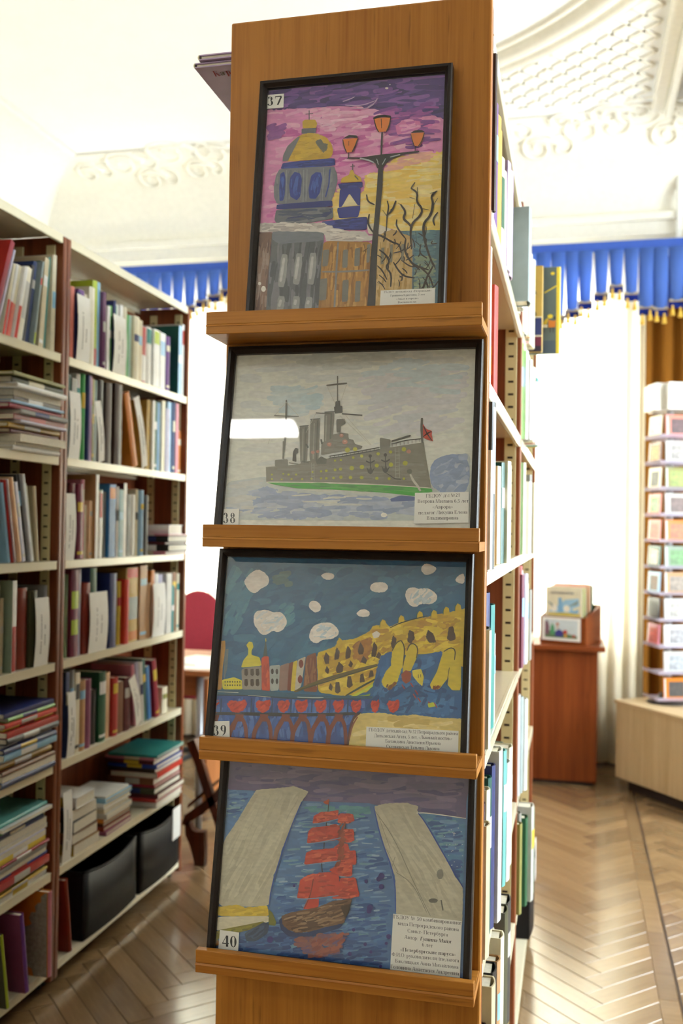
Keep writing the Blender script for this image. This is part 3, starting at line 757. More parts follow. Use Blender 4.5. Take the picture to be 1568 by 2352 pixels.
def label_card(px0, px1, pyt, zb, xout, label, lean=0.0, px_skew=0):
    """paper shelf divider standing in front of the spines, with a line of small print running up it"""
    x = XF + min(xout, 0.012) * 0.1 - 0.0065
    y0 = y_at(px0, x, zb); y1 = y_at(px1, x, zb); h = z_at(pyt, x, (y0 + y1) / 2) - zb
    t = thing('shelf_divider', label, 'divider', (x, y0, zb + 0.0008), (lean, 0, 0), 'paper shelf dividers')
    w = y1 - y0; mb = MB(); n = 6; vs = []; fs = []
    for j in range(n + 1):
        zz = h * j / n; bow = 0.006 * math.sin(j / n * PI)
        for yy in (0, w): vs.append((0.001 + bow, yy, zz))
        for yy in (0, w): vs.append((-0.0005 + bow, yy, zz))
    for j in range(n):
        a = j * 4; b = a + 4; fs += [(a, a + 1, b + 1, b), (a + 2, b + 2, b + 3, a + 3), (a, b, b + 2, a + 2), (a + 1, a + 3, b + 3, b + 1)]
    fs += [(0, 2, 3, 1), (n * 4, n * 4 + 1, n * 4 + 3, n * 4 + 2)]
    mb.add(vs, fs); c = mb.build('card', M_WHITE(), t)
    r = random.Random(int(px0)); tm = MB()
    for cx_, z0_, z1_ in ((0.36, 0.18, 0.74), (0.62, 0.3, 0.6)):
        zz = h * z0_
        while zz < h * z1_:
            L = r.uniform(0.003, 0.006); b = 0.006 * math.sin(zz / h * PI) + 0.0012
            if r.random() < 0.86: tm.box((b, w * cx_, zz), (b + 0.0003, w * cx_ + min(0.0045, w * 0.16), zz + L))
            zz += L + 0.0022
    tm.build('print', M_GREYTEXT(), c)
    return t
label_card(174, 203, 681, Z_ROWS[1], 0.008, 'white paper shelf divider in front of lime book, top row, bins bookcase')
label_card(258, 286, 727, Z_ROWS[1], 0.008, 'white paper shelf divider among green books, top row, bins bookcase')
label_card(156, 181, 901, Z_ROWS[2], 0.010, 'cream paper shelf divider at the joint post, second row, bins bookcase')
label_card(226, 239, 925, Z_ROWS[2], 0.009, 'white paper shelf divider before black book, second row, bins bookcase', 0.18)
label_card(326, 338, 915, Z_ROWS[2], 0.012, 'white paper shelf divider leaning past orange board, second row, bins bookcase', 0.32)
label_card(146, 169, 1134, Z_ROWS[3], 0.016, 'pale grey paper shelf divider before burgundy book, third row, bins bookcase')
label_card(202, 243, 1360, Z_ROWS[4], 0.008, 'wide beige paper shelf divider before navy book, fourth row, bins bookcase')
label_card(349, 376, 1340, Z_ROWS[4], 0.010, 'white paper shelf divider between tan and grey books, fourth row, bins bookcase')
label_card(152, 169, 1590, Z_ROWS[5], 0.012, 'white paper shelf divider beside tan book, fifth row, bins bookcase')
label_card(312, 326, 1548, Z_ROWS[5], 0.012, 'white paper shelf divider leaning in gap, fifth row, bins bookcase', 0.36)
label_card(141, 161, 1818, Z_ROWS[6], 0.010, 'white paper shelf divider beside black stack, sixth row, bins bookcase')

def stack(items, x, yc, zb, where, group, seed, jit=0.012, ymax=None):
    """items from the bottom up: (spine, thickness, length along Y, depth, spine_out)"""
    r = random.Random(seed); z = zb + 0.0009; n = len(items)
    for i, (sp, t, L, d, so) in enumerate(items):
        if ymax: L = min(L, 0.29)
        xx = x + r.uniform(-jit, jit); yy = yc - L / 2 + r.uniform(-jit, jit) * 1.2; yw = r.uniform(-0.05, 0.05)
        if ymax:
            yw = abs(yw) * 0.5; yy = min(yy, ymax - L - 0.004 - d * math.sin(yw)); yc = min(yc, ymax - d / 2 - 0.012)
        if so == 'S':      # spine looks along -Y, page ends look to the aisle
            M = Matrix.Translation((xx, yc - d / 2 + r.uniform(-jit, jit) * 0.6, z)) @ Matrix.Rotation(yw * 0.6, 4, 'Z') @ Matrix(((0, 0, -1, 0), (-1, 0, 0, 0), (0, 1, 0, 0), (0, 0, 0, 1)))
        else:
            M = flat_M(xx, yy, z, yw, so) if so else flat_M(xx - d, yy, z, yw, False)
        k = n - i
        lab = '%s %s book lying %s in %s' % ('thick' if t > 0.03 else 'slim' if t < 0.014 else 'medium', sp, 'on top' if k == 1 else ordinal(k) + ' from the top', where)
        bc = r.choice(['white', 'cream', 'yellow', 'pale grey', 'navy', 'red'])
        book(lab, M, t, L, d, sp, None, so and r.random() < 0.5, [(0.3, 0.6, bc)] if (so and bc != sp and r.random() < 0.6) else None, group, seed=i)
        z += t + 0.0006
    return z
# third row, window end: small lying pile
stack([('pink', 0.012, 0.17, 0.2, 'S'), ('black', 0.026, 0.17, 0.2, 'S'), ('maroon', 0.008, 0.17, 0.2, 'S'), ('black', 0.024, 0.17, 0.2, 'S'), ('pink', 0.006, 0.2, 0.21, 'S'), ('white', 0.036, 0.13, 0.13, 'S')],
      XF + 0.022, 1.995, Z_ROWS[3], 'small third-row pile at window end', 'small pile on the third row', 21, 0.008)
# sixth row: three piles
stack([('gold', 0.034, 0.15, 0.165, 'S'), ('brown', 0.036, 0.15, 0.165, 'S'), ('black', 0.036, 0.15, 0.165, 'S'), ('black', 0.038, 0.16, 0.17, 'S'), ('white', 0.036, 0.14, 0.13, 'S')],
      XF - 0.012, 1.345, Z_ROWS[6], 'short thick pile by the paper divider', 'short thick pile on the sixth row', 22, 0.006)
stack([('mauve', 0.014, 0.16, 0.2, 'S'), ('red-brown', 0.014, 0.16, 0.2, 'S'), ('brown', 0.012, 0.16, 0.2, 'S'), ('orange', 0.012, 0.16, 0.2, 'S'), ('pale grey', 0.018, 0.17, 0.2, 'S'), ('beige', 0.016, 0.17, 0.2, 'S'), ('white', 0.018, 0.17, 0.2, 'S'), ('sky blue', 0.014, 0.16, 0.2, 'S'), ('white', 0.008, 0.15, 0.18, 'S')],
      XF - 0.008, 1.585, Z_ROWS[6], 'middle pile of the sixth row', 'middle pile on the sixth row', 23, 0.008)
stack([('pale grey', 0.024, 0.19, 0.25, 'S'), ('red', 0.012, 0.19, 0.25, 'S'), ('maroon', 0.016, 0.19, 0.25, 'S'), ('dark olive', 0.022, 0.19, 0.25, 'S'), ('crimson', 0.01, 0.19, 0.25, 'S'), ('brown', 0.024, 0.19, 0.25, 'S'),
       ('scarlet', 0.02, 0.25, 0.19, True), ('dark brown', 0.016, 0.19, 0.25, 'S'), ('royal blue', 0.016, 0.2, 0.25, 'S'), ('maroon', 0.014, 0.2, 0.25, 'S'), ('pink', 0.01, 0.2, 0.26, 'S'), ('teal', 0.01, 0.2, 0.26, 'S')],
      XF + 0.024, 1.945, Z_ROWS[6], 'tall pile at the window end', 'tall pile on the sixth row', 24, 0.010, 2.113)
row([(150, 155, 1785, 'cream', dict(out=-0.11, d=0.1)), (163, 169, 1790, 'charcoal', dict(out=-0.02))], Z_ROWS[6], XF, SB, wB('sixth'), 'standing books on the sixth row', YB0, 1.26, 25)

# lowest shelf: two black bins and a leaning red-brown book
BLACKP = plain('black_bin_plastic', '161619', 0.55, 0.05, spec=0.3)
def bin_(label, y0, y1, h, tagged, x=XF + 0.006, d=0.2, zb=Z_ROWS[7], group='black storage bins'):
    t = thing('storage_bin', label, 'bin', (x, y0, zb + 0.0005), group=group); w = y1 - y0; wl = 0.004
    mb = MB(); n = 10; top = []; vs = []; fs = []
    def prof(s, zf): return 0.012 * math.sin(s * PI)
    # front wall bows out and its rim dips in the middle
    for i in range(n + 1):
        s = i / n; b = 0.010 * math.sin(s * PI); zt = h - 0.018 * math.sin(s * PI)
        vs += [(b, s * w, 0), (b, s * w, zt), (b - wl, s * w, zt), (b - wl, s * w, 0)]
    for i in range(n):
        a = i * 4; c = a + 4
        for q in range(4): fs.append((a + q, c + q, c + (q + 1) % 4, a + (q + 1) % 4))
    fs += [(0, 1, 2, 3), (n * 4 + 3, n * 4 + 2, n * 4 + 1, n * 4)]
    mb.add(vs, fs, None, True); mb.build('front', BLACKP, t)
    mb = MB(); mb.box((-d, 0, 0), (-wl, wl, h)); mb.box((-d, w - wl, 0), (-wl, w, h)); mb.box((-d, wl, 0), (-d + wl, w - wl, h)); mb.box((-d + wl, wl, 0), (-wl, w - wl, wl))
    mb.build('body', BLACKP, t)
    rim = [(0.010 * math.sin(i / n * PI) - wl / 2, i / n * w, h - 0.018 * math.sin(i / n * PI)) for i in range(n + 1)]
    MB().tube(rim, 0.004, None, 8).build('rim', BLACKP, t)
    if tagged:
        MB().box((0.008, w * 0.76, h * 0.5), (0.011, w * 0.97, h + 0.012), None, 0.0008).build('paper_tag', M_WHITE(), t)
    return t
bin_('black plastic bin without a tag, on the lowest shelf of the left bookcase', y_at(186, XF, 0.08), y_at(308, XF, 0.08), 0.222, False)
bin_('black plastic bin with a white paper tag, on the lowest shelf', y_at(316, XF, 0.08), 2.10, 0.222, True)
ym = y_at(150, XF, 0.08)
book('red-brown book leaning against the untagged black bin', upright_M(XF + 0.004, 1.232, Z_ROWS[7] + 0.001, -0.16), 0.02, 0.24, 0.19, 'red-brown', None, True, None, None)

# bay A -------------------------------------------------------------------------------
row([(-22, -12, 520, 'crimson', dict(c='red', lean=0.33, out=-0.008, d=0.2, band=[])), (-11, -6, 545, 'lavender', dict(lean=0.32)),
     (4, 10, 590, 'cream', dict(band=[(0.01, 0.5, 'scarlet')], lean=0.24)), (10, 16, 592, 'white', dict(band=[(0.01, 0.48, 'scarlet')], lean=0.24)), (16, 23, 595, 'cream', dict(band=[(0.01, 0.47, 'salmon')], lean=0.24)),
     (24, 32, 598, 'white', dict(band=[(0.01, 0.45, 'scarlet')], lean=0.24)), (36, 46, 601, 'pale cream', dict(lean=0.21, band=[(0.3, 0.8, 'pale grey')])), (48, 54, 597, 'charcoal', dict(lean=0.19)),
     (56, 65, 590, 'dark blue', dict(lean=0.17)), (66, 70, 590, 'grey-blue', dict(band=[(0.72, 0.8, 'scarlet'), (0.02, 0.15, 'lime')], lean=0.17)), (71, 79, 590, 'dark teal', dict(lean=0.16)), (84, 94, 585, 'beige', dict(lean=0.11)), (99, 103, 585, 'teal', dict(c='pale cream', lean=0.08)), (110, 130, 584, 'cream', dict(band=[(0.45, 0.62, 'sky blue')], lean=0.02))],
    Z_ROWS[1], XF, SA, wA('top'), 'books on the top row beside the lace book bookcase', YA0, YA1, 31)
zA2 = [('white', 0.012, 0.26, 0.2, True), ('pale grey', 0.01, 0.25, 0.2, False), ('cream', 0.022, 0.25, 0.19, False), ('maroon', 0.014, 0.27, 0.2, True), ('gold', 0.014, 0.3, 0.21, True), ('lavender', 0.008, 0.26, 0.2, True), ('red-brown', 0.016, 0.28, 0.2, True),
       ('grey', 0.014, 0.26, 0.2, True), ('crimson', 0.014, 0.31, 0.21, True), ('light blue', 0.008, 0.29, 0.2, True), ('dark brown', 0.014, 0.26, 0.2, True), ('beige', 0.018, 0.26, 0.2, False), ('white', 0.014, 0.28, 0.21, True), ('dark olive', 0.02, 0.28, 0.21, True), ('olive', 0.01, 0.3, 0.21, True)]
stack(zA2, XF + 0.02, 1.0, Z_ROWS[2], 'second-row pile at the joint post', 'pile on the second row', 32, 0.014, 1.118)
row([(-70, -62, 1090, 'blue'), (-60, -50, 1095, 'cream'), (-48, -40, 1100, 'grey'), (-36, -28, 1100, 'red'), (-24, -14, 1098, 'white'), (-12, -4, 1096, 'pale teal'), (-2, 4, 1108, 'light blue', dict(lean=-0.2)), (6, 13, 1100, 'maroon', dict(c='red', lean=-0.2)), (15, 22, 1108, 'light blue', dict(lean=-0.2)), (24, 34, 1096, 'peach', dict(lean=-0.22)), (37, 44, 1106, 'lavender', dict(lean=-0.22)),
     (46, 53, 1088, 'charcoal', dict(lean=-0.22)), (60, 66, 1088, 'silver', dict(lean=-0.22)), (68, 73, 1110, 'grey', dict(lean=-0.22)), (75, 80, 1115, 'olive', dict(lean=-0.22)), (83, 90, 1117, 'beige', dict(lean=-0.12))],
    Z_ROWS[3], XF, SA, wA('third'), 'books on the third row beside the lace book bookcase', YA0, YA1, 33)
row([(-64, -50, 1340, 'brown'), (-48, -36, 1345, 'tan'), (-32, -20, 1340, 'navy'), (-16, -4, 1345, 'cream'), (0, 6, 1375, 'beige'), (26, 36, 1335, 'white', dict(c='grey-green', band=[(0.01, 0.5, 'red')], out=-0.004)), (38, 60, 1352, 'red-brown', dict(band=[])), (62, 78, 1358, 'dark olive'), (100, 106, 1345, 'silver')],
    Z_ROWS[4], XF, SA, wA('fourth'), 'books on the fourth row beside the lace book bookcase', YA0, YA1, 34)
label_card(77, 108, 1373, Z_ROWS[4], 0.008, 'white paper shelf divider at the joint post, fourth row, lace-book bookcase')
stack([('dark blue', 0.018, 0.3, 0.21, True), ('beige', 0.016, 0.3, 0.2, False), ('brown', 0.012, 0.3, 0.21, True), ('gold', 0.016, 0.31, 0.2, True), ('pale grey', 0.012, 0.3, 0.2, True), ('sky blue', 0.018, 0.3, 0.2, True), ('navy', 0.014, 0.29, 0.2, True),
       ('silver', 0.01, 0.28, 0.2, True), ('charcoal', 0.018, 0.28, 0.2, True), ('red', 0.016, 0.28, 0.2, True), ('bright yellow', 0.01, 0.27, 0.2, True), ('scarlet', 0.012, 0.28, 0.2, True), ('light green', 0.012, 0.26, 0.2, True), ('navy', 0.014, 0.27, 0.2, True)],
      XF + 0.012, 0.985, Z_ROWS[5], 'fifth-row pile at the joint post', 'pile on the fifth row', 35, 0.014, 1.118)
stack([('white', 0.02, 0.27, 0.2, True), ('yellow', 0.008, 0.28, 0.2, True), ('blue', 0.012, 0.27, 0.2, True), ('red', 0.022, 0.28, 0.21, True), ('royal blue', 0.01, 0.28, 0.2, True), ('pale grey', 0.014, 0.26, 0.2, False), ('grey', 0.012, 0.27, 0.2, True), ('crimson', 0.008, 0.26, 0.2, True),
       ('bright yellow', 0.016, 0.26, 0.2, True), ('lavender', 0.016, 0.26, 0.2, False), ('white', 0.012, 0.26, 0.2, False), ('pale grey', 0.022, 0.28, 0.2, False), ('dark blue', 0.01, 0.26, 0.2, True), ('green', 0.01, 0.26, 0.2, True), ('white', 0.01, 0.27, 0.2, False), ('aqua', 0.012, 0.28, 0.2, True)],
      XF + 0.0, 0.965, Z_ROWS[6], 'sixth-row pile at the joint post', 'pile on the sixth row beside the lace book bookcase', 36, 0.012, 1.118)
# big orange book with a lace pattern, purple and green books before it
lx, lyz = XF + 0.03, Z_ROWS[7]
lb = book('large orange book with a grey lace pattern, on the lowest shelf', upright_M(lx, 1.06, lyz + 0.0008, -0.03), 0.022, 0.255, 0.21, 'pink', 'orange', True, None, None)
lace = MB(); rl = random.Random(5)
ply = [(0.0, 0.0), (-0.045, 0.0), (-0.05, 0.02), (-0.078, 0.03), (-0.098, 0.05), (-0.095, 0.078), (-0.075, 0.088), (-0.07, 0.1), (-0.086, 0.118), (-0.082, 0.142), (-0.06, 0.15), (-0.05, 0.156), (-0.06, 0.172), (-0.052, 0.19), (-0.036, 0.192), (-0.04, 0.208), (-0.03, 0.22), (-0.02, 0.222), (-0.02, 0.24), (-0.008, 0.25), (0.0, 0.252)]
lace.prism([(x - 0.004, -0.0006, z + 0.001) for x, z in ply], (0, 0.0005, 0))
lc = lace.build('lace_print', plain('grey_lace_print', '9a9080', 0.6, 0.25, 90), lb)
book('purple book leaning before the lace-patterned orange book', upright_M(XF + 0.02, 0.955, lyz + 0.001, -0.16), 0.02, 0.24, 0.19, 'violet', 'mauve', True, None, None)
book('slim green book leaning before the purple book, lowest shelf', upright_M(XF + 0.02, 0.86, lyz + 0.001, -0.18), 0.014, 0.22, 0.17, 'lime', 'dark olive', True, None, None)

# main bookcase, aisle side ------------------------------------------------------------
XM = 0.4495
def mrow(rows, zbase, where, group, seed, y0, y1, k0=0):
    """rows: (thickness, height, spine, opts) from the end nearest the picture panel"""
    r = random.Random(seed); y = y0; n = 0
    for e in rows:
        t, h, sp = e[:3]; op = e[3] if len(e) > 3 else {}
        y += op.get('gap', 0.0007)
        if y + t > y1: break
        n += 1; h = min(h, min([z for z in R_ROWS if z > zbase + 0.01] or [9]) - 0.031 - zbase)
        lean = op.get('lean', 0); x = XM + op.get('out', r.uniform(-0.02, -0.003)); d = min(op.get('d', 0.16), 0.205 + (x - XM))
        band = op.get('band')
        if band is None and r.random() < 0.4 and t > 0.012:
            band = [(0.55, 0.75, r.choice([c for c in LIGHTS if c != sp]))]
        lab = '%s %s book, %s from %s, %s' % (size_word(t, h), sp, ordinal(n), 'the picture panel' if k0 == 0 else 'the shared post', where)
        book(lab, upright_M(x, y, zbase + 0.0008 + (t * math.sin(lean) if lean > 0 else 0), lean), t, h, d, sp, op.get('c'), op.get('hard', True), band, group, seed=n)
        y += t
Y1a, Y1b = 0.053, 1.012
mrow([(0.012, 0.286, 'dark brown', dict(out=0.004)), (0.045, 0.19, 'white', dict(out=-0.004)), (0.05, 0.20, 'cream', dict(out=-0.012)), (0.045, 0.235, 'purple', dict(out=-0.006)), (0.05, 0.23, 'gold', dict(out=-0.004, band=[])), (0.045, 0.225, 'gold', dict(out=-0.006, band=[])), (0.03, 0.2, 'cream', dict(out=-0.012)), (0.045, 0.2, 'beige', dict(out=-0.006, band=[(0.3, 0.8, 'dark green')])), (0.045, 0.19, 'cream', dict(out=-0.005, band=[(0.2, 0.7, 'pale grey')])),
      (0.05, 0.225, 'lilac', dict(out=0.0, band=[])), (0.05, 0.225, 'lilac', dict(out=0.002, band=[])), (0.05, 0.21, 'lavender', dict(out=-0.006)), (0.045, 0.2, 'cream'), (0.05, 0.215, 'pale grey'), (0.03, 0.2, 'beige'), (0.06, 0.222, 'grey-blue', dict(out=0.03, d=0.2, gap=0.012, band=[])), (0.05, 0.215, 'white', dict(out=0.012)), (0.05, 0.2, 'cream', dict(out=0.0)), (0.05, 0.22, 'beige', dict(out=-0.005))],
     R_ROWS[1], wM('top'), 'books on the top row of the picture bookcase', 41, Y1a, Y1b)
mrow([(0.014, 0.19, 'charcoal', dict(out=-0.02)), (0.02, 0.235, 'cream', dict(out=-0.006)), (0.03, 0.20, 'white', dict(out=-0.008)), (0.035, 0.25, 'cream', dict(out=-0.01, band=[(0.1, 0.3, 'ochre')])), (0.04, 0.21, 'yellow', dict(out=-0.02)), (0.05, 0.2, 'red', dict(out=-0.005)), (0.05, 0.2, 'red', dict(out=-0.012, band=[(0.02, 0.3, 'crimson')]))],
     R_ROWS[2], wM('second'), 'books on the second row of the picture bookcase', 42, Y1a, Y1b)
mrow([(0.014, 0.2, 'pale cream', dict(out=0.004, band=[])), (0.03, 0.283, 'charcoal', dict(c='charcoal', out=0.004, band=[(0.45, 0.97, 'grey-blue')])), (0.014, 0.2, 'maroon', dict(out=-0.006)), (0.13, 0.185, 'beige', dict(out=-0.004, band=[])), (0.06, 0.19, 'tan', dict(out=-0.012, band=[])), (0.05, 0.19, 'beige', dict(out=-0.004, band=[])), (0.03, 0.2, 'dark teal', dict(out=0.0)), (0.05, 0.205, 'cream', dict(out=0.010)), (0.05, 0.2, 'beige', dict(out=0.008)), (0.05, 0.19, 'brown'), (0.1, 0.19, 'tan')],
     R_ROWS[3], wM('third'), 'books on the third row of the picture bookcase', 43, Y1a, Y1b)
mrow([(0.022, 0.165, 'black', dict(out=-0.006, band=[])), (0.014, 0.2, 'cream', dict(out=0.003)), (0.06, 0.20, 'dark olive', dict(out=-0.004, band=[])), (0.05, 0.18, 'grey', dict(out=-0.008, band=[(0.02, 0.15, 'green'), (0.75, 0.9, 'navy')])), (0.04, 0.255, 'navy', dict(out=-0.014)), (0.05, 0.23, 'teal', dict(out=-0.008)), (0.05, 0.17, 'pale grey', dict(out=-0.01))],
     R_ROWS[4], wM('fourth'), 'books on the fourth row of the picture bookcase', 44, Y1a, Y1b)
mrow([(0.035, 0.22, 'beige', dict(out=0.004, band=[])), (0.03, 0.245, 'dark purple', dict(out=-0.008, band=[])), (0.03, 0.262, 'cream', dict(out=-0.002)), (0.028, 0.275, 'dark teal', dict(out=-0.002)), (0.03, 0.29, 'navy', dict(out=0.002)), (0.05, 0.31, 'pale grey', dict(out=0.012)), (0.05, 0.26, 'grey-green', dict(out=0.008)), (0.05, 0.24, 'olive', dict(out=-0.004)), (0.03, 0.25, 'red', dict(out=0.0)), (0.03, 0.27, 'aqua', dict(out=0.008)), (0.04, 0.24, 'white', dict(out=0.014)), (0.05, 0.22, 'light blue'), (0.05, 0.25, 'cream', dict(out=0.012)), (0.06, 0.24, 'grey-green')],
     R_ROWS[5], wM('fifth'), 'books on the fifth row of the picture bookcase', 45, Y1a, Y1b)
mrow([(0.045, 0.19, 'dark brown', dict(out=0.002, band=[])), (0.04, 0.25, 'beige', dict(out=0.012, lean=-0.05, gap=0.014, band=[])), (0.05, 0.24, 'black', dict(out=0.008, gap=0.02, band=[])), (0.03, 0.24, 'tan', dict(out=0.012)), (0.04, 0.27, 'cream', dict(out=0.016)), (0.05, 0.24, 'royal blue', dict(out=-0.005)), (0.04, 0.24, 'white'), (0.04, 0.22, 'scarlet'), (0.05, 0.25, 'dark olive', dict(out=0.012)), (0.06, 0.25, 'charcoal', dict(out=0.014)), (0.05, 0.24, 'brown')],
     R_ROWS[6], wM('sixth'), 'books on the sixth row of the picture bookcase', 46, Y1a, Y1b)
mrow([(0.05, 0.26, 'tan', dict(out=0.0, band=[])), (0.05, 0.27, 'cream', dict(out=0.01)), (0.06, 0.25, 'brown', dict(out=0.005)), (0.05, 0.27, 'pale grey', dict(out=0.012)), (0.05, 0.25, 'dark brown')],
     R_ROWS[7], wM('lowest'), 'books on the lowest row of the picture bookcase', 47, Y1a, Y1b)
# second main bay: big picture books jutting over the aisle, then ordinary rows
mrow([(0.03, 0.24, 'cream', dict(out=0.0)), (0.04, 0.25, 'white', dict(out=0.005)), (0.03, 0.26, 'peach', dict(out=0.012)), (0.04, 0.22, 'cream', dict(out=0.01)), (0.03, 0.25, 'pink', dict(out=0.0)), (0.03, 0.26, 'pale cream', dict(out=0.01)), (0.03, 0.24, 'beige', dict(out=0.012)), (0.04, 0.26, 'cream', dict(out=0.016)), (0.04, 0.25, 'tan', dict(out=0.01)), (0.04, 0.26, 'dark brown', dict(out=0.01))],
     R_ROWS[1], wN('top'), 'books on the top row of the bookcase behind', 51, 1.072, 1.37, 1)
def picture_book(label, y, t, h, out, cover, spine, art, sc=1.0):
    b = book(label, upright_M(XM + out, y, R_ROWS[1] + 0.0004, 0), t, h, 0.2, spine, cover, True, None, None)
    for i, (c, poly) in enumerate(art):
        MB().prism([(-out + x, -0.0008 - 0.0002 * i, zz * sc) for x, zz in poly], (0, 0.0007, 0)).build('cover_print', plain('print_' + c, PALC[c] if c in PALC else c, 0.5), b)
    return b
def rect(x0, x1, z0, z1): return [(x0, z0), (x1, z0), (x1, z1), (x0, z1)]
def disc(cx, cz, r, n=14): return [(cx + r * math.cos(2 * PI * i / n), cz + r * math.sin(2 * PI * i / n)) for i in range(n)]
picture_book('grey-green picture book with a yellow spine and two small figures, jutting over the aisle', 1.42, 0.012, 0.264, 0.09, 'grey-green', 'bright yellow',
             [('5c6a68', rect(-0.08, 0.080, 0.001, 0.329)), ('bright yellow', rect(0.080, 0.089, 0.001, 0.329)), ('bright yellow', disc(0.068, 0.305, 0.006)), ('bright yellow', [(0.044, 0.235), (0.044, 0.23), (0.08, 0.255), (0.08, 0.26)]), ('4a5a68', rect(-0.08, 0.080, 0.001, 0.05)),
              ('bright yellow', disc(0.062, 0.142, 0.008)), ('orange', [(0.057, 0.1), (0.077, 0.1), (0.079, 0.128), (0.073, 0.124), (0.066, 0.126), (0.056, 0.13)]), ('yellow', [(0.042, 0.11), (0.052, 0.112), (0.057, 0.135), (0.05, 0.134), (0.043, 0.122)]), ('cream', rect(0.041, 0.054, 0.1, 0.11)),
              ('charcoal', rect(0.061, 0.0635, 0.08, 0.1)), ('charcoal', rect(0.07, 0.0725, 0.08, 0.1)), ('charcoal', rect(0.044, 0.046, 0.08, 0.1)), ('black', rect(0.073, 0.077, 0.13, 0.14))], 0.80)
picture_book('tan picture book with a starry navy band, before the yellow-spined picture book', 1.385, 0.010, 0.26, 0.040, 'ochre', 'ochre',
             [('charcoal', [(0.006, 0.25), (0.012, 0.24), (0.016, 0.21), (0.022, 0.19), (0.012, 0.192), (0.006, 0.2)]), ('charcoal', disc(0.012, 0.125, 0.01)), ('cream', rect(-0.1, 0.038, 0.112, 0.116)), ('navy', rect(-0.1, 0.038, 0.055, 0.112)), ('lavender', disc(0.014, 0.095, 0.004)), ('lavender', disc(0.008, 0.068, 0.003)), ('cream', rect(-0.1, 0.038, 0.05, 0.055)), ('burgundy', rect(-0.1, 0.038, 0.02, 0.05)), ('dark purple', rect(-0.1, 0.038, 0.001, 0.02))], 0.92)
book('black book rising above the tan picture book with a starry band', upright_M(XM + 0.038, 1.402, R_ROWS[1] + 0.0004, 0), 0.01, 0.2655, 0.2, 'black', None, True, [], None)
mrow([(0.02, 0.26, 'bright green', dict(out=-0.002)), (0.02, 0.24, 'white', dict(out=0.01)), (0.03, 0.22, 'pale grey', dict(out=0.02)), (0.03, 0.2, 'grey', dict(out=0.012)), (0.05, 0.21, 'cream', dict(out=0.025)), (0.03, 0.2, 'red', dict(out=0.02)), (0.05, 0.18, 'white', dict(out=0.03)), (0.04, 0.2, 'aqua', dict(out=0.03)), (0.03, 0.2, 'yellow', dict(out=0.03))],
     R_ROWS[2], wN('second'), 'books on the second row of the bookcase behind', 52, 1.072, 2.03, 1)
mrow([(0.02, 0.25, 'green', dict(out=-0.004)), (0.03, 0.25, 'cream', dict(out=0.006)), (0.03, 0.2, 'white', dict(out=0.02)), (0.03, 0.22, 'grey', dict(out=0.02)), (0.04, 0.2, 'beige', dict(out=0.03)), (0.03, 0.2, 'dark brown', dict(out=0.03)), (0.05, 0.2, 'pale grey', dict(out=0.034)), (0.05, 0.2, 'charcoal', dict(out=0.034))],
     R_ROWS[3], wN('third'), 'books on the third row of the bookcase behind', 53, 1.072, 2.03, 1)
mrow([(0.03, 0.25, 'burgundy', dict(out=0.006, c='burgundy')), (0.02, 0.28, 'red', dict(out=0.0)), (0.03, 0.26, 'white', dict(out=0.0)), (0.03, 0.25, 'lavender', dict(out=0.012)), (0.05, 0.22, 'cream', dict(out=0.012)), (0.05, 0.2, 'grey', dict(out=0.02))],
     R_ROWS[4] + 0.0, wN('fourth'), 'books on the fourth row of the bookcase behind', 54, 1.072, 2.03, 1)
mrow([(0.03, 0.27, 'silver', dict(out=0.0)), (0.03, 0.26, 'grey-blue', dict(out=0.006)), (0.03, 0.25, 'white', dict(out=0.016)), (0.05, 0.22, 'royal blue', dict(out=0.012)), (0.05, 0.22, 'beige', dict(out=0.0))],
     R_ROWS[5], wN('fifth'), 'books on the fifth row of the bookcase behind', 55, 1.072, 2.03, 1)
mrow([(0.03, 0.24, 'olive', dict(out=0.008)), (0.03, 0.26, 'grey', dict(out=0.004)), (0.04, 0.24, 'dark green', dict(out=0.02)), (0.05, 0.26, 'pale grey', dict(out=0.034)), (0.05, 0.24, 'grey-green', dict(out=0.034)), (0.05, 0.2, 'beige', dict(out=0.02))],
     R_ROWS[6], wN('sixth'), 'books on the sixth row of the bookcase behind', 56, 1.072, 2.03, 1)
bin_('black plastic bin with a white tag, bookcase behind the framed pictures', 1.72, 1.98, 0.25, True, XM + 0.008, 0.2, R_ROWS[7])
# two thin picture books jutting out over the top of the picture bookcase, window side
P = on_z(446, 157, R_ROWS[0] + 0.02)
def top_book(label, p0, p1, dz, t):
    z = R_ROWS[0] + 0.0005 + dz
    a = on_z(*p0, z); b = on_z(*p1, z)
    M = Matrix.Translation((a.x, a.y, z)) @ Matrix(((-1, 0, 0, 0), (0, 0, 1, 0), (0, 1, 0, 0), (0, 0, 0, 1)))
    return book(label, M, t, 0.29, 0.21, 'cream', 'lilac', True, [], None)  # lilac: shading on the undersides is put into the cover colour
tb = top_book('thin picture book, shade painted lilac on its cover, jutting from the top shelf, lower one', (445, 157), (525, 245), 0.0, 0.009)
top_book('thin picture book, shade painted lilac on its cover, jutting from the top shelf, upper one', (455, 139), (525, 245), 0.0102, 0.010)

def under_print(book_root, z, items):
    for s_, col, (lx, ly), (rx, ry), cap in items:
        W, quads = text_quads(s_, True); k = cap / 0.66; mb = MB()
        for qd in quads:
            P = [on_z(lx + (rx - lx) * u / W - v * k * 0.55, ly + (ry - ly) * u / W - v * k, z) for u, v in qd]
            mb.add([book_root.matrix_world.inverted() @ q for q in P], [(0, 1, 2, 3)])
        mb.build('cover_print', plain('top_print_' + col, col, 0.6), book_root)
TOPBOOK = (tb, R_ROWS[0] - 0.0002)

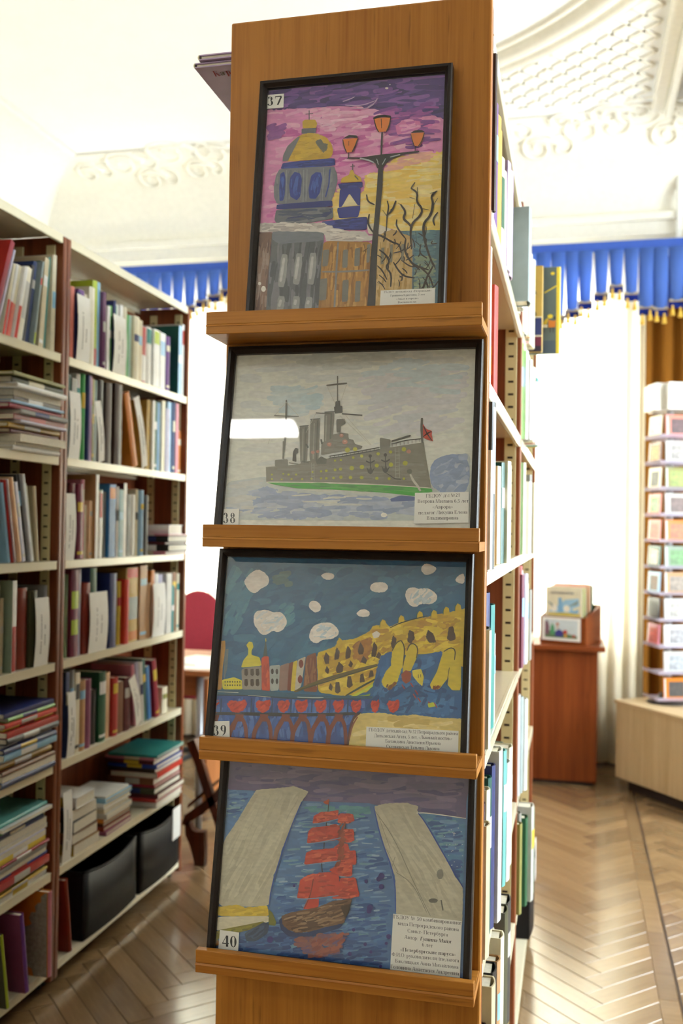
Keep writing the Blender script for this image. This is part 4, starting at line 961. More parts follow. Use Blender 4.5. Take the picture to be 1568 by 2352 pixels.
# ================================================================== A SMALL SERIF ALPHABET (strokes with thick stems, thin bars and serifs)
def _stem(x, y0, y1, t, sb=True, st=True):
    q = [[(x, y0), (x + t, y0), (x + t, y1), (x, y1)]]; s = 0.055; w = 0.028
    if sb: q.append([(x - s, y0), (x + t + s, y0), (x + t + s, y0 + w), (x - s, y0 + w)])
    if st: q.append([(x - s, y1 - w), (x + t + s, y1 - w), (x + t + s, y1), (x - s, y1)])
    return q
def _bar(x0, x1, y, w=0.034): return [[(x0, y - w / 2), (x1, y - w / 2), (x1, y + w / 2), (x0, y + w / 2)]]
def _vb(x, y0, y1, w=0.034): return [[(x, y0), (x + w, y0), (x + w, y1), (x, y1)]]
def _diag(x0, y0, x1, y1, w): return [[(x0, y0), (x0 + w, y0), (x1 + w, y1), (x1, y1)]]
def _arc(cx, cy, rx, ry, a0, a1, t, thin=0.03, n=14):
    out = []
    for i in range(n):
        p = []
        for k in (i, i + 1):
            a = math.radians(a0 + (a1 - a0) * k / n); w = thin + (t - thin) * abs(math.cos(a)) ** 1.3
            p.append(((cx + rx * math.cos(a), cy + ry * math.sin(a)), (cx + (rx - w) * math.cos(a), cy + (ry - w * 0.8) * math.sin(a))))
        out.append([p[0][0], p[1][0], p[1][1], p[0][1]])
    return out
def glyph(ch, b):
    """(advance, quads) on a unit em: cap height 0.66, x-height 0.45; b = stem weight"""
    T = b; C = 0.66; X = 0.45; th = 0.034
    up = ch.isupper() or ch.isdigit(); H = C if up else X
    c = ch.lower() if not ch.isdigit() else ch
    k = 1.0 if up else 0.74
    w = 0.46 * k; L = 0.06
    def two(mid, right=True):  # two stems
        return _stem(L, 0, H, T) + _stem(L + w, 0, H, T) + mid
    adv = L + w + T + 0.07
    if c == ' ': return 0.25, []
    if c == 'а' and not up:
        return 0.44, _arc(0.17, 0.12, 0.12, 0.125, 60, 300, T) + [[(0.26, 0.0), (0.26 + T, 0), (0.26 + T, 0.32), (0.26, 0.32)]] + _arc(0.2, 0.31, 0.06 + T, 0.14, 0, 165, T) + _bar(0.2, 0.3, 0.255) + _bar(0.3, 0.42, 0.02)
    if c == 'а': return 0.72, _diag(0.04, 0, 0.31, C, th) + _diag(0.53, 0, 0.30, C, T) + _bar(0.15, 0.55, 0.22) + _bar(0.0, 0.16, 0.014) + _bar(0.46, 0.7, 0.014)
    if c == 'б':
        if up: return 0.62, _stem(L, 0, H, T) + _bar(L, 0.5, H - 0.017) + _vb(0.48, H - 0.14, H) + _arc(0.28, 0.19, 0.26, 0.19, -90, 90, T) + _bar(L, 0.3, 0.017) + _bar(L, 0.3, 0.363)
        return 0.5, _arc(0.25, 0.21, 0.2, 0.22, 0, 360, T) + _arc(0.3, 0.38, 0.25, 0.28, 90, 190, T) + _bar(0.28, 0.44, 0.65)
    if c == 'в':
        m = H * 0.52
        return (0.62 if up else 0.46), _stem(L, 0, H, T) + _arc(L + w * 0.5, (H + m) / 2, w * 0.46, (H - m) / 2, -90, 90, T) + _arc(L + w * 0.5, m / 2, w * 0.58, m / 2, -90, 90, T) + _bar(L, L + w * .55, 0.017) + _bar(L, L + w * .55, H - .017) + _bar(L, L + w * .55, m)
    if c == 'г': return (0.56 if up else 0.4), _stem(L, 0, H, T) + _bar(L, L + w * 0.9, H - 0.017) + _vb(L + w * 0.86, H - 0.15 * k, H)
    if c == 'д': return adv + 0.06, _stem(L + w, 0, H, T, False) + _diag(L + 0.06, 0.03, L + w * 0.35, H, th) + _bar(L - 0.03, L + w + T + 0.07, 0.02) + _vb(L - 0.03, -0.12, 0.03) + _vb(L + w + T + 0.04, -0.12, 0.03) + _bar(L + w * .3, L + w, H - .017)
    if c == 'е':
        if up: return 0.6, _stem(L, 0, H, T) + _bar(L, 0.5, 0.017) + _bar(L, 0.48, H - 0.017) + _bar(L, 0.36, H * 0.52) + _vb(0.49, 0, 0.15) + _vb(0.46, H - 0.13, H) + _vb(0.34, H * .42, H * .62)
        return 0.44, _arc(0.22, 0.22, 0.18, 0.23, 20, 320, T) + _bar(0.06, 0.4, 0.25)
    if c == 'ж': return 0.68, _stem(0.29, 0, H, T) + _diag(0.06, 0, 0.24, H * .55, T * .8) + _diag(0.54, 0, 0.38, H * .55, T * .8) + _diag(0.2, H * .5, 0.06, H, th) + _diag(0.42, H * .5, 0.56, H, th)
    if c == 'з': return (0.52 if up else 0.4), _arc(w * .5, H * .74, w * .42, H * .26, -90, 150, T) + _arc(w * .5, H * .26, w * .5, H * .27, -150, 90, T)
    if c in 'ий':
        q = two(_diag(L + T * .6, 0.04, L + w, H - 0.04, th * 1.3))
        if c == 'й': q += _arc(L + w * .6, H + 0.16, 0.11, 0.09, 190, 350, 0.05)
        return adv, q
    if c == 'к': return adv - 0.02, _stem(L, 0, H, T) + _diag(L + w * .95, 0, L + T + 0.04, H * .55, T) + _diag(L + T, H * .45, L + w * .95, H, th) + _bar(L + w * .85, L + w + T + .06, 0.014)
    if c == 'л': return adv, _stem(L + w, 0, H, T) + _diag(L + 0.0, 0.02, L + w * .4, H, th * 1.2) + _bar(L + w * .3, L + w, H - .017) + _bar(L - .04, L + .06, .03, .05)
    if c == 'м': return adv + 0.16 * k, _vb(L, 0, H) + _bar(L - .05, L + .09, .014) + _diag(L + w * .55, 0, L, H, T) + _diag(L + w * .57, 0, L + w + 0.1 * k, H, th) + _stem(L + w + 0.12 * k, 0, H, T)
    if c == 'н': return adv, two(_bar(L, L + w, H * .52))
    if c == 'о': return (0.7 if up else 0.49), _arc((0.35 if up else .245), H / 2, (0.31 if up else .215), H / 2 + .012, 0, 360, T, n=24)
    if c == 'п': return adv, two(_bar(L, L + w, H - 0.017))
    if c == 'р':
        if up: return 0.58, _stem(L, 0, H, T) + _arc(0.3, H * .74, 0.23, H * .26, -90, 90, T) + _bar(L, .32, H - .017) + _bar(L, .32, H * .48)
        return 0.48, _stem(L, -0.2, H, T) + _arc(0.25, 0.22, 0.2, 0.235, -140, 140, T)
    if c == 'с': return (0.64 if up else 0.42), _arc(w * .62 + .03, H / 2, w * .6, H / 2 + .012, 45, 318, T, n=20) + ([[(w * 1.05, H * .68), (w * 1.05 + th, H * .68), (w * 1.05 + th, H), (w * 1.05, H)]] if up else _arc(w * .95, H * .78, .05, .05, 0, 360, .05, .04, 8))
    if c == 'т': return (0.6 if up else 0.44), _stem((0.26 if up else .18), 0, H, T, True, False) + _bar(0.03, (0.57 if up else .41), H - .017) + _vb(0.03, H - .15 * k, H) + _vb((.536 if up else .376), H - .15 * k, H)
    if c == 'у':
        d = 0 if up else -0.2
        return (0.66 if up else 0.46), _diag((.3 if up else .2), (0.2 if up else 0.02), 0.05, H, T) + _diag((.2 if up else .1), d + .02, (.54 if up else .37), H, th * 1.1) + _bar(0.0, .18 * k + .04, H - .014) + _bar(.45 * k, .66 * k, H - .014) + _arc((.18 if up else .09), d + .06, .07, .06, 150, 330, .06, .04, 8)
    if c == 'ф': return (0.74 if up else 0.62), _stem((.33 if up else .27), -0.0 if up else -.2, H + (0 if up else .2), T) + _arc((.37 if up else .31), H / 2, (.33 if up else .27), H * .36 if up else H / 2, 0, 360, T, n=22)
    if c == 'х': return 0.5 if not up else .68, _diag(.36 * k + .04, 0, 0.04, H, T) + _diag(.04, 0, .4 * k + .06, H, th) + _bar(0, .16, .014) + _bar(.34 * k, .6 * k, .014) + _bar(0, .16, H - .014) + _bar(.36 * k, .58 * k, H - .014)
    if c == 'ц': return adv + .03, two(_bar(L, L + w + T + .06, 0.017) + _vb(L + w + T + .05, -.13, .03))
    if c == 'ч': return adv, _stem(L + w, 0, H, T) + _stem(L, H * .5, H, T, False) + _arc(L + w * .55, H * .5, w * .5, H * .16, 180, 300, T)
    if c in 'шщ':
        q = _stem(L, 0, H, T) + _stem(L + w * .75, 0, H, T) + _stem(L + w * 1.5, 0, H, T) + _bar(L, L + w * 1.5, .017)
        if c == 'щ': q += _vb(L + w * 1.5 + T + .04, -.13, .03) + _bar(L + w * 1.5, L + w * 1.5 + T + .07, .017)
        return adv + w * .5, q
    if c in 'ьы':
        q = _stem(L, 0, H, T) + _arc(L + w * .5, H * .27, w * .48, H * .27, -90, 90, T) + _bar(L, L + w * .5, .017) + _bar(L, L + w * .5, H * .52)
        if c == 'ы': return adv + .14, q + _stem(L + w + .1, 0, H, T)
        return .44, q
    if c == 'ю': return adv + .16, _stem(L, 0, H, T) + _bar(L, L + w * .6, H * .5) + _arc(L + w * .98, H / 2, w * .56, H / 2 + .01, 0, 360, T, n=20)
    if c == 'я': return adv - .02, _stem(L + w * .9, 0, H, T) + _arc(L + w * .55, H * .74, w * .46, H * .26, 90, 270, T) + _bar(L + w * .5, L + w, H - .017) + _bar(L + w * .5, L + w, H * .48) + _diag(L - .02, 0, L + w * .5, H * .48, T * .8)
    D = {'0': _arc(.25, .33, .21, .335, 0, 360, T, n=24),
         '1': _stem(.2, 0, C, T, True, False) + _diag(.08, .52, .22, .64, .05),
         '2': _arc(.24, .46, .18, .2, -30, 165, T) + _diag(.06, .04, .32, .42, T * .8) + _bar(.05, .45, .03, .06),
         '3': _arc(.22, .5, .16, .165, -80, 160, T) + _arc(.22, .18, .2, .19, -160, 85, T),
         '4': _stem(.27, 0, C, T, False, False) + _diag(.02, .18, .29, C, th * 1.2) + _bar(.02, .46, .19, .06),
         '5': _arc(.22, .2, .2, .21, -160, 110, T) + _vb(.1, .34, C, .04) + _bar(.1, .42, C - .03, .06),
         '6': _arc(.25, .2, .2, .205, 0, 360, T) + _arc(.36, .28, .31, .4, 100, 185, T),
         '7': _bar(.05, .46, C - .035, .07) + _diag(.16, 0, .4, C - .05, T * .8) + _vb(.05, C - .17, C, .03),
         '8': _arc(.25, .5, .16, .165, 0, 360, T) + _arc(.25, .18, .2, .185, 0, 360, T),
         '9': _arc(.25, .46, .2, .205, 0, 360, T) + _arc(.14, .38, .31, .4, -80, 5, T)}
    if c in D: return 0.5, D[c]
    P = {'.': (0.2, [[(.06, 0), (.14, 0), (.14, .08), (.06, .08)]]), ',': (0.2, [[(.06, 0), (.14, 0), (.14, .08), (.06, .08)], [(.1, .02), (.14, .02), (.1, -.1), (.06, -.1)]]),
         ':': (0.24, [[(.07, 0), (.15, 0), (.15, .08), (.07, .08)], [(.07, .34), (.15, .34), (.15, .42), (.07, .42)]]), '-': (0.3, _bar(.04, .26, .22, .05)),
         '«': (0.46, _diag(.06, .22, .18, .4, .04) + _diag(.18, .04, .06, .22, .04) + _diag(.24, .22, .36, .4, .04) + _diag(.36, .04, .24, .22, .04)),
         '»': (0.46, _diag(.18, .22, .06, .4, .04) + _diag(.06, .04, .18, .22, .04) + _diag(.36, .22, .24, .4, .04) + _diag(.24, .04, .36, .22, .04)),
         '\\': (0.3, _diag(.24, 0, .02, C, .035)), '(': (0.3, _arc(.3, .28, .22, .42, 120, 240, T * .9)), ')': (.3, _arc(0, .28, .22, .42, -60, 60, T * .9)),
         '№': (0.95, _vb(.06, 0, C) + _diag(.36, 0, .06, C, T) + _vb(.44, 0, C) + _arc(.68, .36, .13, .16, 0, 360, .06) + _bar(.54, .82, .1))}
    return P.get(c, (0.3, []))
def text_quads(s, bold=False, italic=False):
    x = 0; out = []
    for ch in s:
        a, q = glyph(ch, 0.145 if bold else 0.104)
        for p in q: out.append([(x + u + (v * 0.22 if italic else 0), v) for u, v in p])
        x += a
    return x, out

# ================================================================== FRAMED PICTURES
class Sheet:
    """flat painting: coloured shapes laid one over the other like coats of paint, in the plane of its frame"""
    def __init__(s, crop, scale, root_M, n0, lim=None):
        s.lim = lim; s.soft = None
        s.crop = crop; s.sc = scale; s.M = root_M; s.Mi = root_M.inverted(); s.n0 = n0
        s.v = []; s.f = []; s.c = []; s.layer = 0; s.r = random.Random(11)
        s.cf = s.Mi @ CAM
    def uv(s, p):
        """crop pixel -> (u, v) on the sheet plane"""
        px = s.crop[0] + p[0] / s.sc; py = s.crop[1] + p[1] / s.sc
        d = s.Mi.to_3x3() @ ray(px, py)
        k = (-s.n0 - s.cf.y) / d.y
        q = s.cf + d * k; return (q.x, q.z)
    def pts(s, t):
        if isinstance(t, str): t = [tuple(float(a) for a in w.split(',')) for w in t.split()]
        return t
    def _put(s, uvs, tris, col):
        o = len(s.v); n = s.n0 + s.layer * 1.5e-6; s.layer += 1
        C = (*lin(col), 1); a0, a1, b0, b1 = s.lim
        uvs = [(min(a1, max(a0, u)), min(b1, max(b0, v))) for u, v in uvs]
        for u, v in uvs: s.v.append((u, -n, v)); s.c.append(C)
        for t in tris: s.f.append(tuple(i + o for i in t))
    def poly_uv(s, col, uvs):
        tri = tessellate_polygon([[Vector((u, v, 0)) for u, v in uvs]]); s._put(uvs, tri, col)
    def P(s, col, t, smooth=True, rag=0.0, rnd=False):
        p = s.pts(t)
        if smooth and len(p) > 3:
            q = list(p)
            if not rnd:      # keeps drawn corners: halve the edges first
                q = []
                for i in range(len(p)):
                    b_, c_ = p[i], p[(i + 1) % len(p)]
                    q += [b_, (b_[0] * .67 + c_[0] * .33, b_[1] * .67 + c_[1] * .33), (b_[0] * .33 + c_[0] * .67, b_[1] * .33 + c_[1] * .67)]
            z = q
            for _ in range(3 if rnd else 2):   # corner cutting
                q = z; z = []
                for i in range(len(q)):
                    a_, b_ = q[i], q[(i + 1) % len(q)]
                    z.append((a_[0] * .75 + b_[0] * .25, a_[1] * .75 + b_[1] * .25)); z.append((a_[0] * .25 + b_[0] * .75, a_[1] * .25 + b_[1] * .75))
            p = [(x + s.r.uniform(-rag, rag), y + s.r.uniform(-rag, rag)) for x, y in z] if rag else z
        s.poly_uv(col, [s.uv(a) for a in p]); return s
    def S(s, col, w, t, taper=0.55):
        p = s.pts(t)
        # subdivide with smoothing
        for _ in range(2):
            if len(p) > 2:
                q = [p[0]]
                for a, b in zip(p[:-1], p[1:]):
                    q.append((a[0] * .75 + b[0] * .25, a[1] * .75 + b[1] * .25)); q.append((a[0] * .25 + b[0] * .75, a[1] * .25 + b[1] * .75))
                q.append(p[-1]); p = q
        n = len(p); Lp = []; Rp = []
        for i in range(n):
            a = p[max(0, i - 1)]; b = p[min(n - 1, i + 1)]
            dx, dy = b[0] - a[0], b[1] - a[1]; L = math.hypot(dx, dy) or 1
            k = i / (n - 1) if n > 1 else 0
            ww = w / 2 * (taper + (1 - taper) * math.sin(min(1, max(0, k)) * PI) ** 0.5) * s.r.uniform(0.92, 1.08)
            Lp.append((p[i][0] - dy / L * ww, p[i][1] + dx / L * ww)); Rp.append((p[i][0] + dy / L * ww, p[i][1] - dx / L * ww))
        uvs = [s.uv(a) for a in Lp + Rp]; tr = []
        for i in range(n - 1): tr += [(i, i + 1, n + i + 1), (i, n + i + 1, n + i)]
        s._put(uvs, tr, col); return s
    def E(s, col, cx, cy, rx, ry, n=16, rag=0.06):
        p = []
        for i in range(n):
            k = 1 + s.r.uniform(-rag, rag); a = 2 * PI * i / n; p.append((cx + rx * k * math.cos(a), cy + ry * k * math.sin(a)))
        s.poly_uv(col, [s.uv(a) for a in p]); return s
    def B(s, cols, n, ln, w, ang, t, jit=12, bend=0.1):
        """n brush strokes of mixed colours inside a region"""
        p = s.pts(t); xs = [a[0] for a in p]; ys = [a[1] for a in p]
        def inside(x, y):
            c = False
            for i in range(len(p)):
                (x0, y0), (x1, y1) = p[i], p[i - 1]
                if (y0 > y) != (y1 > y) and x < (x1 - x0) * (y - y0) / (y1 - y0) + x0: c = not c
            return c
        k = 0; tries = 0
        while k < n and tries < n * 8:
            tries += 1
            x, y = s.r.uniform(min(xs), max(xs)), s.r.uniform(min(ys), max(ys))
            a = math.radians(ang + s.r.uniform(-jit, jit)); L = ln * s.r.uniform(0.5, 1.2) / 2
            e0 = (x - L * math.cos(a), y + L * math.sin(a)); e1 = (x + L * math.cos(a), y - L * math.sin(a))
            if not (inside(x, y) and inside(*e0) and inside(*e1)): continue
            m = (x + s.r.uniform(-bend, bend) * L, y + s.r.uniform(-bend, bend) * L)
            col = s.r.choice(cols)
            if s.soft:
                c0, am = s.soft; col = ''.join('%02x' % int(int(col[q:q + 2], 16) * (1 - am) + int(c0[q:q + 2], 16) * am) for q in (0, 2, 4))
            s.S(col, w * s.r.uniform(0.5, 1.2), [e0, m, e1], 0.25); k += 1
        return s
    def build(s, name, parent, m):
        me = bpy.data.meshes.new(name); me.from_pydata(s.v, [], s.f)
        at = me.color_attributes.new('paint', 'FLOAT_COLOR', 'POINT')
        at.data.foreach_set('color', [q for c in s.c for q in c])
        me.materials.append(m); me.update()
        o = bpy.data.objects.new(name, me); COL.objects.link(o); o.parent = parent; return o

FRAMEM = None
def frame_mat():
    m, t, b = nt('espresso_frame_stain')
    nz = N(t, 'ShaderNodeTexNoise'); nz.inputs['Scale'].default_value = 1; nz.inputs['Detail'].default_value = 4
    t.links.new(coords(t, (500, 500, 160)), nz.inputs['Vector'])
    cr = N(t, 'ShaderNodeValToRGB'); cr.color_ramp.elements[0].color = (*lin('140d0a'), 1); cr.color_ramp.elements[1].color = (*lin('2a1f19'), 1)
    t.links.new(nz.outputs['Fac'], cr.inputs[0]); t.links.new(cr.outputs[0], b.inputs['Base Color'])
    b.inputs['Roughness'].default_value = 0.33; b.inputs['Specular IOR Level'].default_value = 0.3
    bp = N(t, 'ShaderNodeBump'); bp.inputs['Strength'].default_value = 0.35; bp.inputs['Distance'].default_value = 0.0006
    t.links.new(nz.outputs['Fac'], bp.inputs['Height']); t.links.new(bp.outputs[0], b.inputs['Normal'])
    return m
FRAMEM = frame_mat()
PAINT = paint_mat()
def framed(label, x0, W, Hh, zt, yb, fw, depth=0.020):
    """frame root at its lower back edge; local x right, -y towards the viewer, z up the picture"""
    global LIM
    LIM = (fw * 0.7, W - fw * 0.7, fw * 0.7, Hh - fw * 0.7)
    th = math.asin(-(yb + 0.0010) / Hh)
    t = thing('framed_picture', label, 'picture', (x0, yb, zt + 0.0009), (-th, 0, 0))
    M = Matrix.Translation((x0, yb, zt + 0.0009)) @ Matrix.Rotation(-th, 4, 'X')
    # moulding profile: (distance in from the outer edge, height towards the viewer)
    prof = [(0.0, 0.0), (0.0, depth * 0.85), (0.002, depth), (fw * 0.55, depth), (fw * 0.9, depth * 0.72), (fw, depth * 0.68), (fw, 0.0)]
    rings = []
    corners = [(0, 0, 1, 1), (W, 0, -1, 1), (W, Hh, -1, -1), (0, Hh, 1, -1)]
    for a in range(4):
        c0, c1 = corners[a], corners[(a + 1) % 4]; mb = MB(); vs = []; n = len(prof)
        for cx, cz, sx, sz in (c0, c1):
            for d, h in prof: vs.append((cx + sx * d, -h, cz + sz * d))
        fs = [(i, (i + 1) % n, n + (i + 1) % n, n + i) for i in range(n)] + [tuple(range(n)), tuple(range(2 * n - 1, n - 1, -1))]
        mb.add(vs, fs); mb.build('frame_rail', FRAMEM, t)
    MB().box((fw * 0.5, -0.0045, fw * 0.5), (W - fw * 0.5, -0.0015, Hh - fw * 0.5)).build('backing', plain('brown_hardboard', '6a4a30', 0.8), t)
    MB().box((fw * 0.6, -0.0118, fw * 0.6), (W - fw * 0.6, -0.0106, Hh - fw * 0.6)).build('glass', glass_mat(), t)
    return t, M
def card(sheet, root, name, poly, lines, n_off=0.0030):
    """paper card with printed lines: (text, left px, right px, cap px, bold, italic)"""
    n = sheet.n0 + n_off
    save = sheet.n0; sheet.n0 = n
    a0, a1, b0, b1 = sheet.lim; cl = lambda q: (min(a1, max(a0, q[0])), min(b1, max(b0, q[1])))
    uvs = [cl(sheet.uv(p)) for p in sheet.pts(poly)]
    me = MB(); q = [Vector((u, -n, v)) for u, v in uvs]; me.prism(q, (0, 0.0004, 0))
    c = me.build(name, M_WHITE(), root)
    mb = MB(); nn = n + 0.00006
    sheet.n0 = nn
    for (s, (lx, ly), (rx, ry), cap, bold, ital) in lines:
        W, quads = text_quads(s, bold, ital); k = cap / 0.66
        for qd in quads:
            P = [sheet.uv((lx + (rx - lx) * u / W, ly + (ry - ly) * u / W - v * k)) for u, v in qd]
            P = [cl(q) for q in P]
            mb.add([(u, -nn, v) for u, v in P], [(0, 1, 2, 3)])
    mb.build('print', M_TEXT(), c)
    sheet.n0 = save
    return c

_tb, _tz = TOPBOOK
under_print(_tb, _tz, [('К', 'a8323c', (494, 176), (507, 174), 12), ('а', '7c746c', (508, 174), (518, 172), 12), ('р', 'a8323c', (521, 172), (532, 170), 12)])

# ---- number 37: domes and street lamp at sunset (portrait)
t, M = framed('framed child\'s painting of gold domes and a street lamp, on the topmost tray', 0.0605, 0.3285, 0.432, TRAY_Z[0], -0.060, 0.0125)
s = Sheet((520, 130), 2.45, M, 0.0062, LIM)
full = "210,190 1240,100 1195,1470 120,1500"
s.P('e18fc0', full, False)
s.B(['e793c4', 'd872b4', 'eaa6cc', 'c95fa6', 'f0b4d0', 'dc86bc'], 260, 130, 26, 8, "225,230 1250,140 1240,560 930,600 780,700 600,760 600,950 180,960", 14)
s.P('553a80', "205,300 205,170 330,120 1275,60 1275,350 1215,350 1060,300 960,340 860,300 760,285 600,275 480,285 380,290 300,300", rag=4)
s.B(['4a3276', '6a4a94', '7a509e', '3e2c66', '8a5aa8', '62408c'], 150, 150, 24, 8, "215,295 215,200 330,160 1250,90 1250,340 1050,300 900,300 760,285 560,275 380,290", 10)
s.B(['8a4a9c', 'a052a2', '7c4494', 'b864ae'], 60, 130, 20, 8, "800,300 1215,250 1205,520 900,520 880,400", 12)
s.B(['8e4c9a', '9c56a4'], 14, 90, 20, 14, "215,390 345,370 340,450 215,470"); s.B(['b060a8', 'c46ab0'], 14, 110, 22, 6, "520,330 660,330 640,380 520,385")
s.B(['f3c3da', 'f0b6d2', 'e8a0c6'], 50, 100, 20, 6, "460,300 800,290 820,420 600,430 460,400"); s.P('d878b0', "950,390 1000,355 1090,365 1095,400 1040,435 960,440")
s.B(['e9a0c8', 'c86ab0'], 12, 70, 14, 10, "950,390 1000,355 1090,365 1095,400 1040,435 960,440")
s.P('f3cf6a', "1275,525 1202,535 1060,560 940,570 890,640 780,665 770,770 590,790 600,925 820,950 980,985 1190,985 1275,985", rag=5)
s.B(['f5da80', 'f2c95a', 'f7e29a', 'f3d060', 'f4d890'], 170, 130, 24, 4, "1250,540 1060,565 940,575 890,645 785,670 775,770 600,790 605,920 830,950 980,980 1240,980", 8)
s.B(['f0b890', 'f3c59a', 'eeb0a0'], 30, 100, 20, 5, "1200,520 1050,550 900,600 880,650 960,640 1190,570", 8)
s.B(['efc96a', 'f2cf72', 'f6d98c'], 40, 90, 22, 4, "590,740 760,720 780,900 600,920")
for a in ("655,255 700,240 722,228", "668,275 760,280 850,245", "700,292 790,296 830,270", "850,235 835,265 795,285"): s.S('c8a8cc', 5, a)
s.E('e8dcd8', 902, 180, 9, 6); s.E('d8c8d8', 920, 160, 4, 3)
# big dome
s.S('5e5c60', 9, "466,305 466,358"); s.S('5e5c60', 8, "446,326 488,322")
s.P('cfa92e', "428,368 442,357 500,357 511,378 505,404 430,406"); s.P('6e7078', "424,408 506,403 503,433 423,437")
s.P('cfa62c', "316,592 325,545 350,500 390,462 430,437 500,432 560,455 590,490 602,530 592,562 572,578 340,592", rag=2)
s.B(['dab63a', 'c79c26', 'd6b040', 'c9a22e'], 80, 90, 18, 10, "345,585 360,510 400,465 440,440 500,436 556,458 588,495 596,530 580,565", 20)
s.P('75757c', "316,592 320,558 345,505 402,455 416,452 372,540 346,590"); s.P('6d6c60', "498,480 530,462 546,490 570,490 568,525 546,545 526,520 514,502", rag=3)
s.P('2b3992', "318,600 608,572 613,616 305,636"); s.B(['3646a0', '26327c', '3c4eaa'], 26, 90, 12, 5, "318,602 606,576 608,614 310,632", 5)
s.P('7b7e88', "300,634 605,618 622,660 626,700 612,760 596,802 590,822 285,832 268,792 268,730 280,670")
s.B(['8b8e96', '6e727e', '84888e', '787c88'], 60, 80, 14, 88, "300,640 600,625 618,680 590,810 290,825 275,760 280,680", 10)
for a in ("304,662 325,650 333,682 329,780 320,812 300,815 298,740", "360,682 385,650 415,660 426,692 416,790 396,811 360,790 354,730", "478,672 505,652 532,655 541,690 526,770 502,803 468,800 462,750", "578,640 587,632 581,720 561,796 555,790 574,720"):
    s.P('2d419a', a)
s.B(['3a54b0', '26388a', '4866bc'], 30, 70, 9, 86, "300,660 330,655 326,800 302,808"); s.B(['3a54b0', '26388a', '4866bc'], 30, 80, 10, 86, "362,690 412,665 412,788 366,785"); s.B(['3a54b0', '26388a', '4866bc'], 30, 80, 10, 80, "480,675 530,660 520,770 474,795")
for a in ("340,640 336,825", "436,640 432,820", "455,636 448,815", "548,628 540,812"): s.S('969aa0', 9, a)
s.P('2a3580', "285,834 596,811 599,846 281,863"); s.P('6b6e78', "281,863 599,846 603,906 590,916 420,946 285,946 271,920")
s.P('343f70', "330,912 590,858 596,880 560,906 420,922"); s.B(['5c6070', '787c86', '4c5470'], 40, 80, 14, 4, "285,868 590,852 592,908 420,938 290,940", 8)
# small tower
s.S('5a585a', 8, "711,606 711,642"); s.S('5a585a', 7, "698,620 724,618")
s.P('d6b23a', "641,713 650,686 690,668 698,642 712,640 720,662 756,682 763,706"); s.S('77766c', 12, "722,672 742,695")
s.P('2a3384', "627,718 766,708 767,739 640,749"); s.P('2c358e', "639,745 755,738 753,841 738,838 692,772 650,848 633,851"); s.P('f3e3b4', "650,846 695,776 738,838", False)
s.P('2e3994', "627,853 753,840 753,862 741,906 635,913 624,870"); s.P('2e3989', "535,931 790,902 797,940 786,977 610,977 545,946")
s.B(['3a48a4', '242e7a'], 40, 70, 12, 4, "540,930 785,908 780,970 615,970"); s.B(['3a48a4', '242e7a'], 16, 60, 10, 4, "640,720 750,714 748,735 645,742")
# roofs and houses
s.P('d6cec8', "183,940 340,934 440,942 540,935 600,965 690,985 780,985 800,1010 850,1010 830,1036 700,1046 560,1041 550,996 250,991 180,993", rag=3)
s.B(['e6dfd8', 'c8beb8', 'ddd4cc', 'b8aeac'], 70, 70, 13, 2, "190,945 440,945 540,940 690,990 800,1012 820,1032 560,1036 545,992 250,986 190,986", 14)
s.P('e4d8c4', "790,946 840,940 932,975 862,1006 800,1000")
s.P('77594a', "180,992 262,990 250,1070 238,1300 225,1500 130,1500"); s.B(['8a6a58', '96786a', '6a4c40', 'a08878'], 60, 120, 16, 84, "184,1000 255,998 240,1200 225,1480 140,1480", 6)
s.E('ece6da', 210, 1310, 13, 17); s.E('e0d8cc', 188, 1280, 9, 9)
s.P('66696f', "258,990 550,993 548,1046 535,1180 520,1500 220,1500 240,1200 252,1080"); s.B(['74777d', '585b61', '7e8086', '50535a'], 110, 150, 20, 86, "262,1000 545,1000 530,1180 515,1490 230,1490 245,1200", 6)
s.P('7a808a', "262,985 546,991 549,1040 300,1056 258,1030", rag=2)
for x, y, x2, y2 in ((330, 1115, 308, 1300), (412, 1110, 392, 1285), (490, 1108, 474, 1285), (312, 1350, 300, 1440), (396, 1350, 388, 1430), (468, 1355, 458, 1425)):
    s.S('9c9d9e', 40, [(x, y), ((x + x2) / 2 + 2, (y + y2) / 2), (x2, y2)]); s.S('c4c4c2', 16, [(x - 4, y + 20), ((x + x2) / 2 - 4, (y + y2) / 2), (x2 - 2, y2 - 30)])
s.P('b07f38', "548,1040 832,1046 820,1470 515,1480 535,1180"); s.B(['c08e44', 'a06e2c', 'cc9c54', 'b5843c', '946428'], 150, 130, 16, 86, "552,1045 828,1050 815,1460 522,1465 540,1180", 6)
s.S('8a8884', 11, "630,1045 618,1230 606,1480"); s.S('8a8884', 10, "538,1214 660,1214 805,1204")
for a in ("545,1092 580,1088 572,1180 540,1186", "658,1092 686,1088 682,1190 652,1192", "724,1084 754,1078 750,1180 720,1184", "792,1062 812,1058 806,1160 788,1164", "528,1255 570,1250 562,1372 522,1376", "655,1262 690,1258 684,1380 650,1384", "728,1268 757,1264 752,1380 722,1384"): s.P('7e7d74', a)
s.P('c6a264', "850,1010 935,975 1046,1010 1052,1300 1040,1420 825,1440"); s.B(['d4b47a', 'b8924e', 'cfae74'], 80, 130, 16, 84, "860,1015 930,985 1040,1015 1045,1290 1030,1400 830,1420", 8)
for a in ("872,1080 890,1078 886,1170 868,1172", "922,1062 938,1060 934,1160 918,1162", "985,1060 1000,1058 998,1150 982,1152"): s.P('86826e', a)
